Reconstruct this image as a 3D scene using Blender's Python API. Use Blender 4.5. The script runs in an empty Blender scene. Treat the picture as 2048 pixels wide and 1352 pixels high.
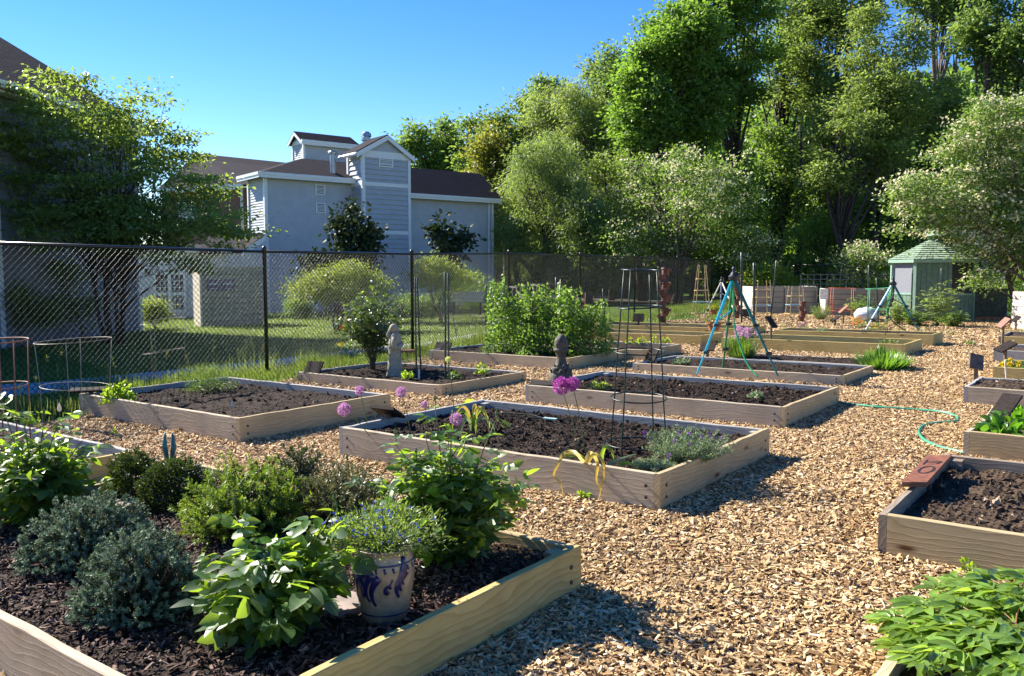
import bpy, math, random
import numpy as np
from math import radians, sin, cos, pi
from mathutils import Matrix, Vector
rng = np.random.default_rng(11)
random.seed(5)
COL = bpy.context.scene.collection
# ---------------------------------------------------------------- camera model used for surveying the site
F = 1677.4; PITCH = radians(4.574); CH = 1.566
_cp, _sp = cos(PITCH), sin(PITCH)
YAW = radians(37.0)
EX = np.array([cos(YAW), -sin(YAW)])     # along the long side of the beds
EY = np.array([sin(YAW), cos(YAW)])      # along their short side
def gz(x, y=0):
    return 0.0148*np.clip(x, -14, 7)
def _dir(px, py):
    u = px-1024.0; v = py-676.0
    return np.array([u, F*_cp-v*_sp, -F*_sp-v*_cp])
def P(px, py, d):
    r = _dir(px, py); r = r/r[1]*d
    return np.array([r[0], r[1], r[2]+CH])
def G(px, py, h=0.0):
    d = _dir(px, py); t = .003
    for i in range(30):
        t = (gz(t*d[0])+h-CH)/d[2]
    return np.array([t*d[0], t*d[1], gz(t*d[0])+h])
def ZH(py, d):
    return P(1024, py, d)[2]
def A(*a): return np.array(a, float)

# ---------------------------------------------------------------- mesh builder
class MB:
    def __init__(s): s.v = []; s.f = []; s.r = []; s.n = 0
    def add(s, v, faces, r=None):
        v = np.asarray(v, float).reshape(-1, 3)
        if not isinstance(faces, list) or (len(faces) and np.isscalar(faces[0])): faces = [faces]
        groups = {}
        for f in faces:
            f = np.asarray(f)
            if f.ndim == 1: groups.setdefault(len(f), []).append(f[None])
            else: groups.setdefault(f.shape[1], []).append(f)
        for k in groups: s.f.append(np.concatenate(groups[k])+s.n)
        s.v.append(v)
        s.r.append(np.full(len(v), .5) if r is None else np.broadcast_to(np.asarray(r, float), (len(v),)))
        s.n += len(v)
        return s
    def box(s, c, size, rz=0, rx=0, ry=0, r=None):
        x, y, z = np.asarray(size, float)/2
        v = np.array([[i*x, j*y, k*z] for i in (-1, 1) for j in (-1, 1) for k in (-1, 1)])
        M = np.array((Matrix.Rotation(rz, 3, 'Z') @ Matrix.Rotation(ry, 3, 'Y') @ Matrix.Rotation(rx, 3, 'X')))
        v = v @ M.T + np.asarray(c, float)
        return s.add(v, np.array([[0, 1, 3, 2], [4, 6, 7, 5], [0, 4, 5, 1], [2, 3, 7, 6], [0, 2, 6, 4], [1, 5, 7, 3]]), r)
    def tube(s, pts, rad, n=6, cap=True, r=None):
        pts = np.asarray(pts, float); m = len(pts)
        rad = np.broadcast_to(np.asarray(rad, float), (m,))
        T = np.gradient(pts, axis=0); T /= np.linalg.norm(T, axis=1, keepdims=True)+1e-9
        ref = A(0, 0, 1) if abs(T[0][2]) < .9 else A(1, 0, 0)
        V = []
        for i in range(m):
            a = np.cross(T[i], ref); a /= np.linalg.norm(a)+1e-9; b = np.cross(T[i], a)
            ref = np.cross(a, T[i])
            th = np.arange(n)*2*pi/n
            V.append(pts[i]+rad[i]*(np.cos(th)[:, None]*a+np.sin(th)[:, None]*b))
        V = np.concatenate(V)
        i = np.arange(m-1)[:, None]*n; j = np.arange(n)[None]; jn = (j+1) % n
        q = np.stack([i+j, i+jn, i+n+jn, i+n+j], -1).reshape(-1, 4)
        fs = [q]
        if cap: fs += [np.arange(n)[::-1], (m-1)*n+np.arange(n)]
        return s.add(V, fs, r)
    def bar(s, a, b, rad, n=6, r=None): return s.tube([a, b], rad, n, r=r)
    def lathe(s, prof, c=(0, 0, 0), n=20, r=None, close=True):
        prof = np.asarray(prof, float); m = len(prof); th = np.arange(n)*2*pi/n
        V = np.stack([prof[:, 0:1]*np.cos(th), prof[:, 0:1]*np.sin(th), np.repeat(prof[:, 1:2], n, 1)], -1).reshape(-1, 3)+np.asarray(c, float)
        i = np.arange(m-1)[:, None]*n; j = np.arange(n)[None]; jn = (j+1) % n
        fs = [np.stack([i+j, i+jn, i+n+jn, i+n+j], -1).reshape(-1, 4)]
        if close: fs += [np.arange(n)[::-1], (m-1)*n+np.arange(n)]
        return s.add(V, fs, r)
    def poly(s, pts, th=0.0, nrm=None, r=None):
        """flat polygon with a thickness along -normal"""
        p = np.asarray(pts, float); n = len(p)
        if nrm is None:
            nrm = np.cross(p[1]-p[0], p[2]-p[1]); nrm = nrm/np.linalg.norm(nrm)
        if th == 0: return s.add(p, np.arange(n), r)
        V = np.concatenate([p, p-np.asarray(nrm)*th])
        fs = [np.arange(n), np.arange(n)[::-1]+n]
        for i in range(n): fs.append(np.array([i, i+n, (i+1) % n+n, (i+1) % n]))
        return s.add(V, fs, r)
    def inst(s, T, pos, ax, nr, sc, r=None):
        """many copies of a template: x axis along ax, z near nr"""
        tv, tf = T; tv = np.asarray(tv, float)
        pos = np.asarray(pos, float); N = len(pos)
        if N == 0: return s
        X = ax/(np.linalg.norm(ax, axis=1, keepdims=True)+1e-9)
        Y = np.cross(nr, X); Y /= np.linalg.norm(Y, axis=1, keepdims=True)+1e-9
        Z = np.cross(X, Y)
        sc = np.asarray(sc, float)
        if sc.ndim == 0: sc = np.full((N, 3), float(sc))
        elif sc.ndim == 1: sc = np.repeat(sc[:, None], 3, 1)
        L = tv[None]*sc[:, None]
        V = pos[:, None]+L[..., 0:1]*X[:, None]+L[..., 1:2]*Y[:, None]+L[..., 2:3]*Z[:, None]
        off = np.arange(N)[:, None, None]*len(tv)
        fs = []
        for k in sorted(set(len(f) for f in tf)):
            a = np.array([f for f in tf if len(f) == k])
            fs.append((a[None]+off).reshape(-1, k))
        if r is None: r = rng.random(N)
        s.add(V.reshape(-1, 3), fs, np.repeat(np.broadcast_to(r, (N,)), len(tv)))
        return s
    def mesh(s, name, mat, smooth=False, off=None):
        me = bpy.data.meshes.new(name)
        V = np.concatenate(s.v)
        if off is not None: V = V-np.asarray(off, float)
        me.vertices.add(len(V)); me.vertices.foreach_set('co', V.astype(np.float32).ravel())
        loops = np.concatenate([f.ravel() for f in s.f]); sizes = np.concatenate([np.full(len(f), f.shape[1]) for f in s.f])
        me.loops.add(len(loops)); me.loops.foreach_set('vertex_index', loops.astype(np.int32))
        me.polygons.add(len(sizes)); me.polygons.foreach_set('loop_start', np.concatenate([[0], np.cumsum(sizes)[:-1]]).astype(np.int32))
        if smooth: me.polygons.foreach_set('use_smooth', np.ones(len(sizes), bool))
        else: me.polygons.foreach_set('use_smooth', np.zeros(len(sizes), bool))
        at = me.attributes.new('rnd', 'FLOAT', 'POINT'); at.data.foreach_set('value', np.concatenate(s.r).astype(np.float32))
        me.update(calc_edges=True); me.validate()
        me.materials.append(mat)
        return me

def tag(o, label=None, cat=None, group=None, kind=None):
    if label: o['label'] = label
    if cat: o['category'] = cat
    if group: o['group'] = group
    if kind: o['kind'] = kind
    return o
def obj(name, mb, mat, parent=None, smooth=False, local=False, loc=None):
    """mesh object; vertices are world coordinates unless local"""
    off = None
    if parent is not None and not local:
        off = ORI[parent.name]
    if parent is None and loc is not None: off = loc
    o = bpy.data.objects.new(name, mb.mesh(name, mat, smooth, off)); COL.objects.link(o)
    if parent is not None: o.parent = parent
    elif loc is not None: o.location = loc
    if parent is not None and not local: ORI[o.name] = off
    return o
ORI = {}
def sub(name, mb, mat, part, smooth=False):
    """sub-part under a part that was built in the same frame"""
    off = ORI.get(part.name)
    o = bpy.data.objects.new(name, mb.mesh(name, mat, smooth, off)); COL.objects.link(o); o.parent = part
    if off is not None: ORI[o.name] = off
    return o
def thing(name, label, cat, loc, group=None, rz=0):
    o = bpy.data.objects.new(name, None); COL.objects.link(o)
    o.empty_display_size = .1
    o.location = [float(a) for a in loc]; o.rotation_euler = (0, 0, rz)
    tag(o, label, cat, group); ORI[o.name] = np.asarray(loc, float)
    return o
def dup(root, loc, label, rz=None, scale=None):
    r = root.copy(); COL.objects.link(r); r.location = [float(a) for a in loc]
    if rz is not None: r.rotation_euler = (0, 0, rz)
    if scale: r.scale = (scale,)*3
    r['label'] = label
    def rec(src, dst):
        for ch in list(src.children):
            c = ch.copy(); COL.objects.link(c); c.parent = dst; rec(ch, c)
    rec(root, r)
    return r

# ---------------------------------------------------------------- noise on arrays
def vnoise(x, y, seed=0):
    x = np.asarray(x, float); y = np.asarray(y, float)
    xi = np.floor(x).astype(int); yi = np.floor(y).astype(int); fx = x-xi; fy = y-yi
    fx = fx*fx*(3-2*fx); fy = fy*fy*(3-2*fy)
    def h(a, b):
        n = (a*374761393+b*668265263+seed*1442695041) & 0xffffffff
        n = ((n ^ (n >> 13))*1274126177) & 0xffffffff
        return ((n ^ (n >> 16)) & 0xffff)/65535.0
    return (h(xi, yi)*(1-fx)+h(xi+1, yi)*fx)*(1-fy)+(h(xi, yi+1)*(1-fx)+h(xi+1, yi+1)*fx)*fy
def fbm(x, y, o=4, seed=0):
    t = 0; a = .5
    for i in range(o):
        t = t+a*vnoise(x*2**i, y*2**i, seed+i*17); a *= .5
    return t
def rdir(n, up=0.0):
    d = rng.normal(size=(n, 3)); d /= np.linalg.norm(d, axis=1, keepdims=True)
    d[:, 2] += up
    return d/np.linalg.norm(d, axis=1, keepdims=True)

# ---------------------------------------------------------------- materials
def newmat(name):
    m = bpy.data.materials.new(name); m.use_nodes = True; nt = m.node_tree
    return m, nt, nt.nodes['Principled BSDF'], nt.nodes['Material Output']
def nd(nt, t, **k):
    n = nt.nodes.new(t)
    for a, b in k.items():
        if a in n.inputs: n.inputs[a].default_value = b
        else: setattr(n, a, b)
    return n
def c4(c): return (c[0], c[1], c[2], 1)
def ramp(nt, fac, stops, interp='LINEAR'):
    n = nt.nodes.new('ShaderNodeValToRGB'); n.color_ramp.interpolation = interp
    e = n.color_ramp.elements
    while len(e) < len(stops): e.new(.5)
    for i, (p, c) in enumerate(stops): e[i].position = p; e[i].color = c4(c)
    nt.links.new(fac, n.inputs['Fac']); return n.outputs['Color']
def mixc(nt, fac, a, b, mode='MIX'):
    n = nt.nodes.new('ShaderNodeMix'); n.data_type = 'RGBA'; n.blend_type = mode
    for s, v in (('Factor', fac), ('A', a), ('B', b)):
        so = [i for i in n.inputs if i.name == s and (i.type == ('VALUE' if s == 'Factor' else 'RGBA'))][0]
        if hasattr(v, 'links'): nt.links.new(v, so)
        elif s == 'Factor': so.default_value = v
        else: so.default_value = c4(v)
    return [o for o in n.outputs if o.type == 'RGBA'][0]
def coords(nt, scale=(1, 1, 1), kind='Object', rnd=True):
    tc = nt.nodes.new('ShaderNodeTexCoord'); out = tc.outputs[kind]
    mp = nt.nodes.new('ShaderNodeMapping'); mp.inputs['Scale'].default_value = scale
    nt.links.new(out, mp.inputs['Vector'])
    if rnd:
        oi = nt.nodes.new('ShaderNodeObjectInfo'); vm = nt.nodes.new('ShaderNodeVectorMath'); vm.operation = 'SCALE'
        vm.inputs[0].default_value = (13.1, 7.7, 5.3); nt.links.new(oi.outputs['Random'], vm.inputs['Scale'])
        nt.links.new(vm.outputs[0], mp.inputs['Location'])
    return mp.outputs[0]
def noise(nt, vec, scale=5, detail=4, rough=.55, dist=0):
    n = nd(nt, 'ShaderNodeTexNoise', Scale=scale, Detail=detail, Roughness=rough, Distortion=dist)
    nt.links.new(vec, n.inputs['Vector']); return n.outputs['Fac']
def bump(nt, bs, h, strength=.4, dist=.01):
    b = nd(nt, 'ShaderNodeBump', Strength=strength, Distance=dist)
    nt.links.new(h, b.inputs['Height']); nt.links.new(b.outputs[0], bs.inputs['Normal']); return b
def attr(nt, name='rnd'):
    a = nt.nodes.new('ShaderNodeAttribute'); a.attribute_name = name; return a.outputs['Fac']
def simple(name, c, rough=.6, metal=0, var=.12, scale=12, bmp=.0, spec=.5, c2=None):
    m, nt, b, o = newmat(name)
    v = coords(nt); n = noise(nt, v, scale, 5)
    c2 = c2 or tuple(x*(1-var*2) for x in c)
    nt.links.new(ramp(nt, n, [(.3, c2), (.7, tuple(min(1, x*(1+var)) for x in c))]), b.inputs['Base Color'])
    b.inputs['Roughness'].default_value = rough; b.inputs['Metallic'].default_value = metal
    b.inputs['Specular IOR Level'].default_value = spec
    if bmp: bump(nt, b, n, bmp)
    return m
def leafmat(name, c, tr=None, rough=.45, trans=.4, var=.35, dry=None, spec=.4):
    m, nt, b, o = newmat(name)
    a = attr(nt)
    lo = tuple(x*(1-var) for x in c); hi = tuple(x*(1+var) for x in c)
    st = [(0, lo), (.85, hi)]
    if dry: st.append((.97, dry))
    col = ramp(nt, a, st)
    nz = noise(nt, coords(nt), 42, 4, .65); col = mixc(nt, ramp(nt, nz, [(.34, (.55,)*3), (.6, (0,)*3)]), col, (c[0]*.62, c[1]*.55, c[2]*.5))
    nt.links.new(col, b.inputs['Base Color']); b.inputs['Roughness'].default_value = rough
    b.inputs['Specular IOR Level'].default_value = spec
    t = nt.nodes.new('ShaderNodeBsdfTranslucent'); tr = tr or (c[0]*3.6, c[1]*3.3, c[2]*1.2)
    tl = ramp(nt, a, [(0, tuple(x*.75 for x in tr)), (1, tuple(min(1, x*1.2) for x in tr))])
    nt.links.new(tl, t.inputs['Color'])
    mx = nt.nodes.new('ShaderNodeMixShader'); mx.inputs[0].default_value = trans
    nt.links.new(b.outputs[0], mx.inputs[1]); nt.links.new(t.outputs[0], mx.inputs[2])
    nt.links.new(mx.outputs[0], o.inputs['Surface'])
    return m
def woodmat(name, light, dark, stain, stainamt=.35, rough=.75, gs=1.0):
    """boards: object x runs along the board; growth rings cut as cathedral grain, knots, blotchy wear"""
    m, nt, b, o = newmat(name)
    v = coords(nt, (1, 1, 1))
    warp = noise(nt, coords(nt, (.9, 3, 3.2)), 1.6, 3, .5)
    sx = nt.nodes.new('ShaderNodeSeparateXYZ'); nt.links.new(v, sx.inputs[0])
    s1 = nd(nt, 'ShaderNodeMath', operation='ADD'); nt.links.new(sx.outputs['Y'], s1.inputs[0]); nt.links.new(sx.outputs['Z'], s1.inputs[1])
    s2 = nd(nt, 'ShaderNodeMath', operation='MULTIPLY_ADD'); nt.links.new(warp, s2.inputs[0]); s2.inputs[1].default_value = .24; nt.links.new(s1.outputs[0], s2.inputs[2])
    s3 = nd(nt, 'ShaderNodeMath', operation='MULTIPLY'); nt.links.new(s2.outputs[0], s3.inputs[0]); s3.inputs[1].default_value = 30*gs
    fr = nd(nt, 'ShaderNodeMath', operation='FRACT'); nt.links.new(s3.outputs[0], fr.inputs[0])
    grain = ramp(nt, fr.outputs[0], [(0, (.0,)*3), (.65, (.45,)*3), (.88, (1,)*3), (1, (.0,)*3)])
    fine = noise(nt, coords(nt, (2, 60, 60)), 3, 4, .6)
    blot = noise(nt, v, 2.3, 5, .6)
    big = noise(nt, coords(nt, (.6, 3, 3)), 1.3, 3, .5)
    base = mixc(nt, fine, tuple(x*.82 for x in light), tuple(min(1, x*1.1) for x in light))
    g2 = nd(nt, 'ShaderNodeMath', operation='MULTIPLY'); nt.links.new(grain, g2.inputs[0]); g2.inputs[1].default_value = .52
    col = mixc(nt, g2.outputs[0], base, dark)
    st = ramp(nt, big, [(.42, (0,)*3), (.7, (stainamt,)*3)])
    col = mixc(nt, st, col, stain)
    bl = ramp(nt, blot, [(.35, (.22,)*3), (.55, (0,)*3)])
    col = mixc(nt, bl, col, tuple(x*.45 for x in dark))
    # knots
    vo = nd(nt, 'ShaderNodeTexVoronoi', Scale=1.0, Randomness=1.0); nt.links.new(coords(nt, (2.1, 6.2, 6.2)), vo.inputs['Vector'])
    kn = ramp(nt, vo.outputs['Distance'], [(.05, (1,)*3), (.11, (.35,)*3), (.16, (0,)*3)])
    col = mixc(nt, kn, col, (dark[0]*.4, dark[1]*.3, dark[2]*.25))
    # the exposed upper edge bleaches silver
    nt.links.new(col, b.inputs['Base Color']); b.inputs['Roughness'].default_value = rough
    b.inputs['Specular IOR Level'].default_value = .25
    bump(nt, b, mixc(nt, .5, grain, fine), .35, .004)
    return m

LEAF4 = ([(0, 0, 0), (.45, .27, .05), (1, 0, -.05), (.45, -.27, .05)], [(0, 1, 2, 3)])
LEAFN = ([(0, 0, 0), (.4, .12, .02), (1, 0, -.04), (.4, -.12, .02)], [(0, 1, 2, 3)])
LEAFR = ([(0, 0, 0), (.3, .36, .05), (.8, .3, .04), (1, 0, -.02), (.8, -.3, .04), (.3, -.36, .05)], [(0, 1, 2, 3), (0, 3, 4, 5)])
NEED = ([(0, -.07, 0), (0, .07, 0), (1, 0, 0)], [(0, 1, 2)])
BLADE = ([(0, -.02, 0), (0, .02, 0), (.5, -.016, .06), (.5, .016, .06), (.85, -.009, -.02), (.85, .009, -.02), (1, 0, -.12)], [(0, 1, 3, 2), (2, 3, 5, 4), (4, 5, 6)])
def bigleaf(w=.3, droop=.14, fold=.07):
    xs = [0, .1, .32, .6, .84, 1]; ws = [0, .55, 1, .86, .42, 0]
    v = []; f = []
    for x, a in zip(xs, ws): v.append((x, 0, -droop*x*x))
    for sgn in (1, -1):
        for x, a in list(zip(xs, ws))[1:-1]: v.append((x, sgn*w*a, fold*a-droop*x*x+.012*math.sin(x*21)))
    for k, o in ((0, 6), (1, 10)):
        q = lambda *a: f.append(a if k == 0 else a[::-1])
        q(0, 1, o); q(1, 2, o+1, o); q(2, 3, o+2, o+1); q(3, 4, o+3, o+2); q(4, 5, o+3)
    return (v, f)
ROSELEAF = bigleaf(.3); LANCE = bigleaf(.17, .2, .05); OVAL = bigleaf(.36, .1, .05)
LEAFM = ([(0, 0, 0), (.35, .3, .04), (.7, .2, .03), (1, 0, -.1), (.7, -.2, .03), (.35, -.3, .04)], [(0, 1, 2, 3), (0, 3, 4, 5)])
SAZ = -56.0; SEL = 36.0; SKYS = .075; SUNS = 5.0; EXPO = 1.62
# ================================================================ materials
W_GREY = woodmat('weathered_wood', (.50, .415, .285), (.27, .19, .115), (.34, .30, .235), .65)
W_TAN = woodmat('tan_wood', (.48, .375, .205), (.24, .15, .06), (.33, .29, .17), .6)
W_NEW = woodmat('new_yellow_wood', (.50, .40, .165), (.27, .165, .035), (.36, .32, .10), .45)
W_OLD = woodmat('old_brown_wood', (.33, .26, .19), (.12, .08, .05), (.18, .15, .11), .6)
W_RAIL = woodmat('grey_rail_wood', (.38, .36, .33), (.2, .18, .16), (.25, .25, .24), .5)
BLACK = simple('black_vinyl', (.012, .013, .015), .32, var=.1)
def mk_soil(name, a, b_, c):
    m, nt, b, o = newmat(name)
    v = coords(nt); n = noise(nt, v, 34, 8, .7); n2 = noise(nt, v, 6, 4)
    col = ramp(nt, n, [(.32, a), (.55, b_), (.74, c)])
    col = mixc(nt, ramp(nt, n2, [(.4, (.0,)*3), (.7, (.45,)*3)]), col, b_)
    r = attr(nt); col = mixc(nt, ramp(nt, r, [(.6, (0,)*3), (1, (1,)*3)]), col, tuple(min(1, x*2.6) for x in c))
    nt.links.new(col, b.inputs['Base Color']); b.inputs['Roughness'].default_value = .95
    b.inputs['Specular IOR Level'].default_value = .15
    bump(nt, b, n, .9, .02); return m
SOIL = mk_soil('dark_soil', (.012, .008, .006), (.036, .024, .017), (.085, .06, .042))
SOILB = mk_soil('brown_soil', (.03, .02, .013), (.085, .058, .038), (.17, .12, .08))
def mk_chip(name, stops):
    m, nt, b, o = newmat(name)
    v = coords(nt, rnd=False); n = noise(nt, v, 60, 3); big = noise(nt, v, .9, 4, .65)
    col = ramp(nt, attr(nt), stops); col = mixc(nt, ramp(nt, big, [(.36, (.42,)*3), (.56, (0,)*3)]), col, tuple(x*.55 for x in stops[2][1])); col = mixc(nt, ramp(nt, n, [(.3, (.35,)*3), (.6, (0,)*3)]), col, (.12, .065, .03))
    nt.links.new(col, b.inputs['Base Color']); b.inputs['Roughness'].default_value = .8; b.inputs['Specular IOR Level'].default_value = .2
    return m
CHIP = mk_chip('wood_chip', [(0, (.09, .05, .025)), (.16, (.26, .155, .065)), (.45, (.49, .33, .15)), (.8, (.66, .48, .25)), (1, (.78, .64, .42))])
BARK = mk_chip('bark_mulch', [(0, (.02, .012, .009)), (.4, (.06, .035, .026)), (.85, (.14, .085, .065)), (1, (.3, .21, .16))])
# ground under everything: lawn
m, nt, b, o = newmat('lawn')
v = coords(nt, rnd=False); n1 = noise(nt, v, .5, 5, .6); n2 = noise(nt, v, 18, 6, .75)
col = ramp(nt, n1, [(.3, (.08, .15, .022)), (.55, (.13, .20, .035)), (.72, (.21, .22, .07))])
col = mixc(nt, ramp(nt, n2, [(.35, (.6,)*3), (.6, (0,)*3)]), col, (.03, .06, .012))
nt.links.new(col, b.inputs['Base Color']); b.inputs['Roughness'].default_value = .9; b.inputs['Specular IOR Level'].default_value = .1
bump(nt, b, n2, 1.0, .05); LAWN = m
# mulch sheet
m, nt, b, o = newmat('mulch_ground')
v = coords(nt, rnd=False)
vo = nd(nt, 'ShaderNodeTexVoronoi', Scale=32, Randomness=1); nt.links.new(v, vo.inputs['Vector'])
vo2 = nd(nt, 'ShaderNodeTexVoronoi', Scale=32, Randomness=1, feature='DISTANCE_TO_EDGE'); nt.links.new(v, vo2.inputs['Vector'])
sx = nt.nodes.new('ShaderNodeSeparateColor'); nt.links.new(vo.outputs['Color'], sx.inputs[0])
col = ramp(nt, sx.outputs[0], [(0, (.15, .08, .04)), (.3, (.36, .21, .1)), (.7, (.52, .33, .17)), (1, (.68, .5, .3))])
col = mixc(nt, ramp(nt, vo2.outputs['Distance'], [(.02, (.8,)*3), (.12, (0,)*3)]), col, (.07, .035, .018))
nt.links.new(col, b.inputs['Base Color']); b.inputs['Roughness'].default_value = .85; b.inputs['Specular IOR Level'].default_value = .15
bump(nt, b, vo2.outputs['Distance'], .9, .02); MULCH = m
CONC = simple('concrete', (.36, .35, .34), .85, var=.12, scale=30, bmp=.2)

def strip_ground(name, xs, ys, dz, mat):
    mb = MB(); X, Y = np.meshgrid(xs, ys, indexing='ij'); Z = gz(X)+dz
    V = np.stack([X, Y, Z], -1).reshape(-1, 3); n = len(ys)
    i = np.arange(len(xs)-1)[:, None]*n; j = np.arange(n-1)[None]
    mb.add(V, np.stack([i+j, i+n+j, i+n+j+1, i+j+1], -1).reshape(-1, 4))
    return tag(obj(name, mb, mat), kind='structure')
strip_ground('ground', [-900, -14, 7, 900], [-60, 1500], 0, LAWN)

# fence posts, surveyed from the photo: (x, y)
FP = [A(-8.1, 5.9), A(-5.94, 9.49), A(-3.81, 12.96), A(-1.91, 16.05), A(-.07, 19.33), A(1.85, 22.8), A(3.85, 26.37), A(5.88, 29.93), A(7.95, 33.5), A(9.75, 36.4)]
FTOP = [485, 484, 503, 508, 507, 511, 514, 516, 520, 526]
FP2 = [(1483, 526, 36.4), (1590, 529, 34.6), (1690, 532, 33.4), (1812, 535, 32), (1945, 539, 30.6), (2080, 543, 29.3), (2230, 547, 28)]
# mulch area = inside the fence
def inside(x, y):
    """true where wood chips lie"""
    x = np.asarray(x, float); y = np.asarray(y, float)
    d = FP[-1]-FP[0]; d = d/np.linalg.norm(d); nx, ny = d[1], -d[0]     # points to the garden side
    s = (x-FP[0][0])*nx+(y-FP[0][1])*ny
    e = .75+.35*np.sin(x*2.1+y*1.3)+.3*(fbm(x*1.5, y*1.5, 3, 5)-.5)+np.where(y > 17, .9, 0)
    back = 28.6-.35*(x-9)+.5*np.sin(x*1.7)
    return (s > e) & (y < back) & (y < 29.5+.3*np.sin(x*2)) & (x < 19)
cs = .14
X, Y = np.meshgrid(np.arange(-9, 19, cs), np.arange(-2, 31, cs), indexing='ij')
ok = inside(X+cs/2, Y+cs/2)
nX, nY = X.shape; idx = np.arange(nX*nY).reshape(nX, nY)
q = np.stack([idx[:-1, :-1], idx[1:, :-1], idx[1:, 1:], idx[:-1, 1:]], -1)[ok[:-1, :-1]]
mb = MB(); mb.add(np.stack([X, Y, gz(X)+.006+.018*fbm(X*2.5, Y*2.5, 2, 3)], -1).reshape(-1, 3), q.reshape(-1, 4))
tag(obj('mulch_path', mb, MULCH, smooth=True), kind='structure')
# concrete walk beyond the fence
mb = MB()
pts = [(-60, 772), (90, 764), (330, 741), (560, 717), (690, 701), (850, 684), (960, 665), (1010, 655), (1060, 640)]
lo = [(-60, 800), (90, 788), (330, 760), (560, 731), (690, 713), (850, 695), (960, 675), (1010, 664), (1060, 648)]
a = [G(*p, .004) for p in pts]; b_ = [G(*p, .004) for p in lo]
PATHQ = []
for i in range(len(a)-1): mb.add([a[i], b_[i], b_[i+1], a[i+1]], np.array([0, 1, 2, 3])); PATHQ.append((a[i], a[i+1], b_[i], b_[i+1]))
tag(obj('concrete_path', mb, CONC), kind='structure')
# leaf litter floor under the woods
m, nt, b, o = newmat('leaf_litter')
v = coords(nt, rnd=False); n = noise(nt, v, 7, 7, .7)
nt.links.new(ramp(nt, n, [(.3, (.02, .018, .01)), (.6, (.07, .06, .03)), (.75, (.05, .09, .02))]), b.inputs['Base Color']); b.inputs['Roughness'].default_value = .95
bump(nt, b, n, .8, .05); LITTER = m
mb = MB(); V = [(-3, 52), (3, 38), (10, 38.5), (30, 29), (80, 20), (160, 90), (100, 180), (-20, 120)]
xs = np.array([v[0] for v in V]); mb.add([(x, y, gz(7)+.004 if x > 7 else gz(x)+.12) for x, y in V], np.arange(len(V)))
tag(obj('woodland_floor', mb, LITTER), kind='structure')
# ================================================================ raised beds
BT = .042
def W2(l0, lx, ly, h=0):
    p = l0[:2]+EX*lx+EY*ly
    return A(p[0], p[1], gz(p[0])+h)
BEDS = {}
BOARD_T = {}
def board(parent, c, L, T, Hh, along, mat, seed, warp=.0, name='board'):
    """one plank; its own frame has x along the plank so the grain runs true"""
    r = np.random.default_rng(seed)
    n = 14; mb = MB(); xs = np.linspace(-L/2, L/2, n+1)
    bow = warp*(1-(2*xs/L)**2); e = .004
    prof = [(-T/2, 0), (T/2, 0), (T/2, Hh-e), (T/2-e, Hh), (-T/2+e, Hh), (-T/2, Hh-e)]
    V = []
    for x, bb in zip(xs, bow):
        w = .0018*r.normal()
        for (y, z) in prof: V.append((x, y+bb, z+(w if z > Hh*.8 else 0)))
    k = len(prof); i = np.arange(n)[:, None]*k; j = np.arange(k)[None]; jn = (j+1) % k
    mb.add(V, [np.stack([i+j, i+k+j, i+k+jn, i+jn], -1).reshape(-1, 4), np.arange(k), (n*k+np.arange(k))[::-1]])
    o = bpy.data.objects.new(name, mb.mesh(name, mat)); COL.objects.link(o); o.parent = parent
    o.location = c; o.rotation_euler = (0, 0, 0 if along == 'x' else pi/2)
    return o
def soil_mesh(l, w, lev, amp, res, seed, clods=0, mound=0):
    nx, ny = max(4, int(l/res)), max(4, int(w/res))
    X, Y = np.meshgrid(np.linspace(BT, l-BT, nx), np.linspace(BT, w-BT, ny), indexing='ij')
    Z = lev+amp*(fbm(X*6, Y*6, 4, seed)-.5)*2+amp*.8*(vnoise(X*22, Y*22, seed+3)-.5)
    Z += mound*np.sin(np.clip(X/l, 0, 1)*pi)*np.sin(np.clip(Y/w, 0, 1)*pi)
    mb = MB(); idx = np.arange(nx*ny).reshape(nx, ny)
    q = np.stack([idx[:-1, :-1], idx[1:, :-1], idx[1:, 1:], idx[:-1, 1:]], -1).reshape(-1, 4)
    mb.add(np.stack([X, Y, Z], -1).reshape(-1, 3), q, .2)
    if clods:
        r = np.random.default_rng(seed)
        ix = r.integers(1, nx-1, clods); iy = r.integers(1, ny-1, clods)
        p = np.stack([X[ix, iy], Y[ix, iy], Z[ix, iy]+.003], -1)
        T = ([(1, 0, 0), (-1, 0, 0), (0, 1, .1), (.1, -1, 0), (0, .1, .8), (0, 0, -.8)], [(0, 2, 4), (2, 1, 4), (1, 3, 4), (3, 0, 4), (2, 0, 5), (1, 2, 5), (3, 1, 5), (0, 3, 5)])
        s = r.uniform(.003, .011, clods)**1.0*(1+2*(r.random(clods) < .08))
        mb.inst(T, p, rdir(clods), rdir(clods, 1), np.stack([s*1.3, s, s*.8], -1), r=np.where(r.random(clods) < .07, .95, r.random(clods)*.5))
    return mb
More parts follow.
